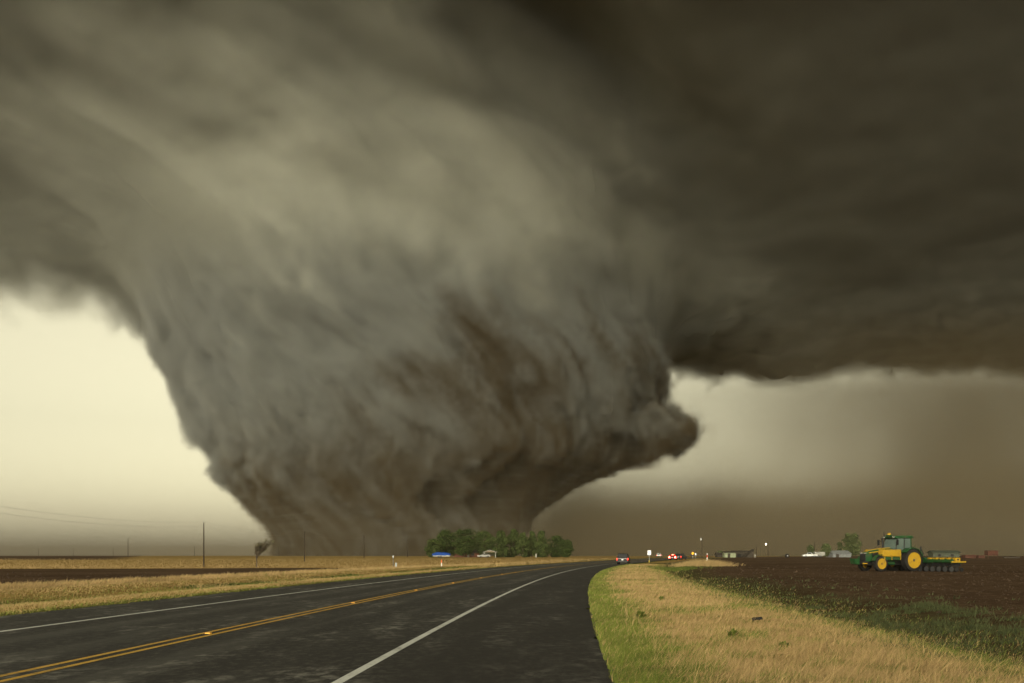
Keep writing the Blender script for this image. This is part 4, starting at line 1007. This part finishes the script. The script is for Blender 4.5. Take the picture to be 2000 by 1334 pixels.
# straw field beyond the ploughed strip, tall grass by the pipeline marker
n = 36000; Y = 1 / GR.uniform(1 / 330, 1 / 140, n); U = GR.uniform(-230, -9, n); X = U + road_x(Y)
k = (Y > 158 + (X + 79) * 0.25) | (U > -19.5); U, Y = U[k], Y[k]; n = len(U)
dry.append(blades(U, Y, 0.32 * GR.uniform(0.5, 1.2, n), 0.011 * size_at(Y) * 1.3, 0.4, 0.5 + 0.16 * GR.normal(0, 1, n)))
n = 5200; Y = GR.normal(150, 6, n); U = GR.normal(19.0, 1.7, n) - (Y - 150) * 0.1
dry.append(blades(U, Y, np.clip(1.25 - 0.1 * np.abs(U - 19), 0.25, 1.2) * GR.uniform(0.35, 1.0, n), np.full(n, 0.05), 0.5, 0.55 + 0.15 * GR.normal(0, 1, n), 0.45))
# weeds on the edge of the ploughed field
n = 17000; U, Y = spread(n, 11.8, 22.0, 13, 75); X = U + road_x(Y)
k = (field_noise(X, Y, 3.6, 11) + 0.6 * field_noise(X, Y, 1.3, 12) > 0.05 + 0.16 * np.clip(U - 16.0, 0, None)) ; U, Y = U[k], Y[k]; n = len(U)
wee.append(blades(U, Y, 0.14 * GR.uniform(0.4, 1.3, n), 0.018 * size_at(Y) * GR.uniform(0.7, 1.3, n), 0.6, 0.45 + 0.2 * GR.normal(0, 1, n), 0.1))
n = 5200; cu = GR.uniform(14.0, 17.5, 42); cy = GR.uniform(15, 34, 42); kk = GR.integers(0, 42, n)
wee.append(blades(cu[kk] + GR.normal(0, 0.2, n), cy[kk] + GR.normal(0, 0.2, n), 0.24 * GR.uniform(0.3, 1.1, n), 0.022 * GR.uniform(0.7, 1.4, n), 0.5, 0.4 + 0.2 * GR.normal(0, 1, n), 0.1))
n = 2600; Y = GR.normal(128, 9, n); U = GR.normal(14.5, 2.0, n)
grn.append(blades(U, Y, 0.3 * GR.uniform(0.4, 1.0, n), np.full(n, 0.06), 0.5, 0.2 + 0.15 * GR.normal(0, 1, n)))
add_grass('dry_grass', straw_m, 'golden dry grass on both verges and in the left field', dry)
add_grass('green_grass', green_m, 'short green grass fringing the asphalt and in the ditches', grn)
add_grass('field_weeds', weed_m, 'grey green weeds along the edge of the ploughed field', wee)
# loose clods on the ploughed soil
clod_m = leaf_mat('soil_clods', (0.028, 0.017, 0.010), (0.072, 0.046, 0.028))
def clods(n, u0, u1, y0, y1, big):
    U, Y = spread(n, u0, u1, y0, y1); X = U + road_x(Y); s_ = np.clip(GR.lognormal(-3.7, 0.45, n), 0.012, 0.07) * big * np.clip(Y / 40, 1, 2.0)
    c = np.stack([X, Y, land_z(X, Y) + s_ * 0.25], -1)
    o = np.array([(1, 0, 0), (0, 1, 0), (-1, 0, 0), (0, -1, 0), (0, 0, 0.8)], float)
    v = c[:, None, :] + o[None] * s_[:, None, None] * GR.uniform(0.6, 1.3, (n, 5, 3))
    t_ = [(0, 1, 4), (1, 2, 4), (2, 3, 4), (3, 0, 4)]
    return np.concatenate([v[:, list(q)] for q in t_]), np.tile(np.clip(GR.normal(0.42, 0.22, n), 0, 1), 4)
cr, cl_ = clods(14000, 16.5, 75, 16, 150, 1.0), clods(7000, -75, -20, 38, 125, 1.1)
o = tri_mesh('soil_clods', np.concatenate([cr[0], cl_[0]]), np.concatenate([cr[1], cl_[1]]), clod_m); tag(o, 'loose clods of turned brown soil on the ploughed fields', 'soil', kind='stuff')

# single weeds and a scrap on the near verge
def weed(pxx, pyy, h, label, seed):
    Y = F * H / (pyy - HY); rg = np.random.default_rng(seed); p = on_land(pxx, Y)
    t = thing('weed', label, 'weed', p, group='leafy weeds in the dry verge')
    n = 90; a = rg.uniform(0, 6.28, n); r = rg.uniform(0.0, 1, n) ** 0.7
    b = np.stack([np.cos(a) * r * 0.05, np.sin(a) * r * 0.05, rg.uniform(0, 0.5, n) * h], -1)
    tip = b + np.stack([np.cos(a) * h * 0.55 * r, np.sin(a) * h * 0.55 * r, h * rg.uniform(0.25, 0.65, n)], -1)
    sd = np.stack([-np.sin(a), np.cos(a), np.zeros(n)], -1) * 0.022; m = (b + tip) / 2
    tri_mesh('leaf_rosette', np.concatenate([np.stack([b, m - sd, tip], 1), np.stack([b, tip, m + sd], 1)]), np.tile(rg.uniform(0, .7, n), 2), green_m, t)
    MB().tube([(0, 0, -0.05), (0.02, 0, h * 0.55)], 0.012, 5, 0.006).build('stem', matte('green_stem', (0.05, 0.07, 0.02)), t)
weed(1431, 1246, 0.17, 'bushy dark green weed in the middle of the near dry verge', 1)
weed(1251, 1208, 0.20, 'upright dark weed left on the verge near the asphalt', 2)
weed(1292, 1175, 0.18, 'small upright weed farther up the verge', 3)
weed(1532, 1266, 0.12, 'small green weed right of the bushy dark one', 4)
Y = F * H / (1216 - HY)
t = thing('tyre_scrap', 'small black strip of debris lying in the verge grass', 'debris', on_land(1479, Y, 0.07))
MB().loft([[(xx, -0.07, zz), (xx, 0.07, zz + 0.02), (xx, 0.07, zz + 0.05), (xx, -0.07, zz + 0.03)] for xx, zz in ((-0.11, 0.0), (-0.04, 0.02), (0.03, 0.015), (0.10, 0.03))]).build('rubber_strip', rubber, t)

# ---------------------------------------------------------------- dusty air
hz = MB().box(-3500, 3500, -400, 6000, -1.7, 46).build('haze', volume_material('dusty_air', (0.24, 0.208, 0.15), 0.00023))
tag(hz, 'thin dusty air lying over the whole plain', 'haze', kind='stuff')
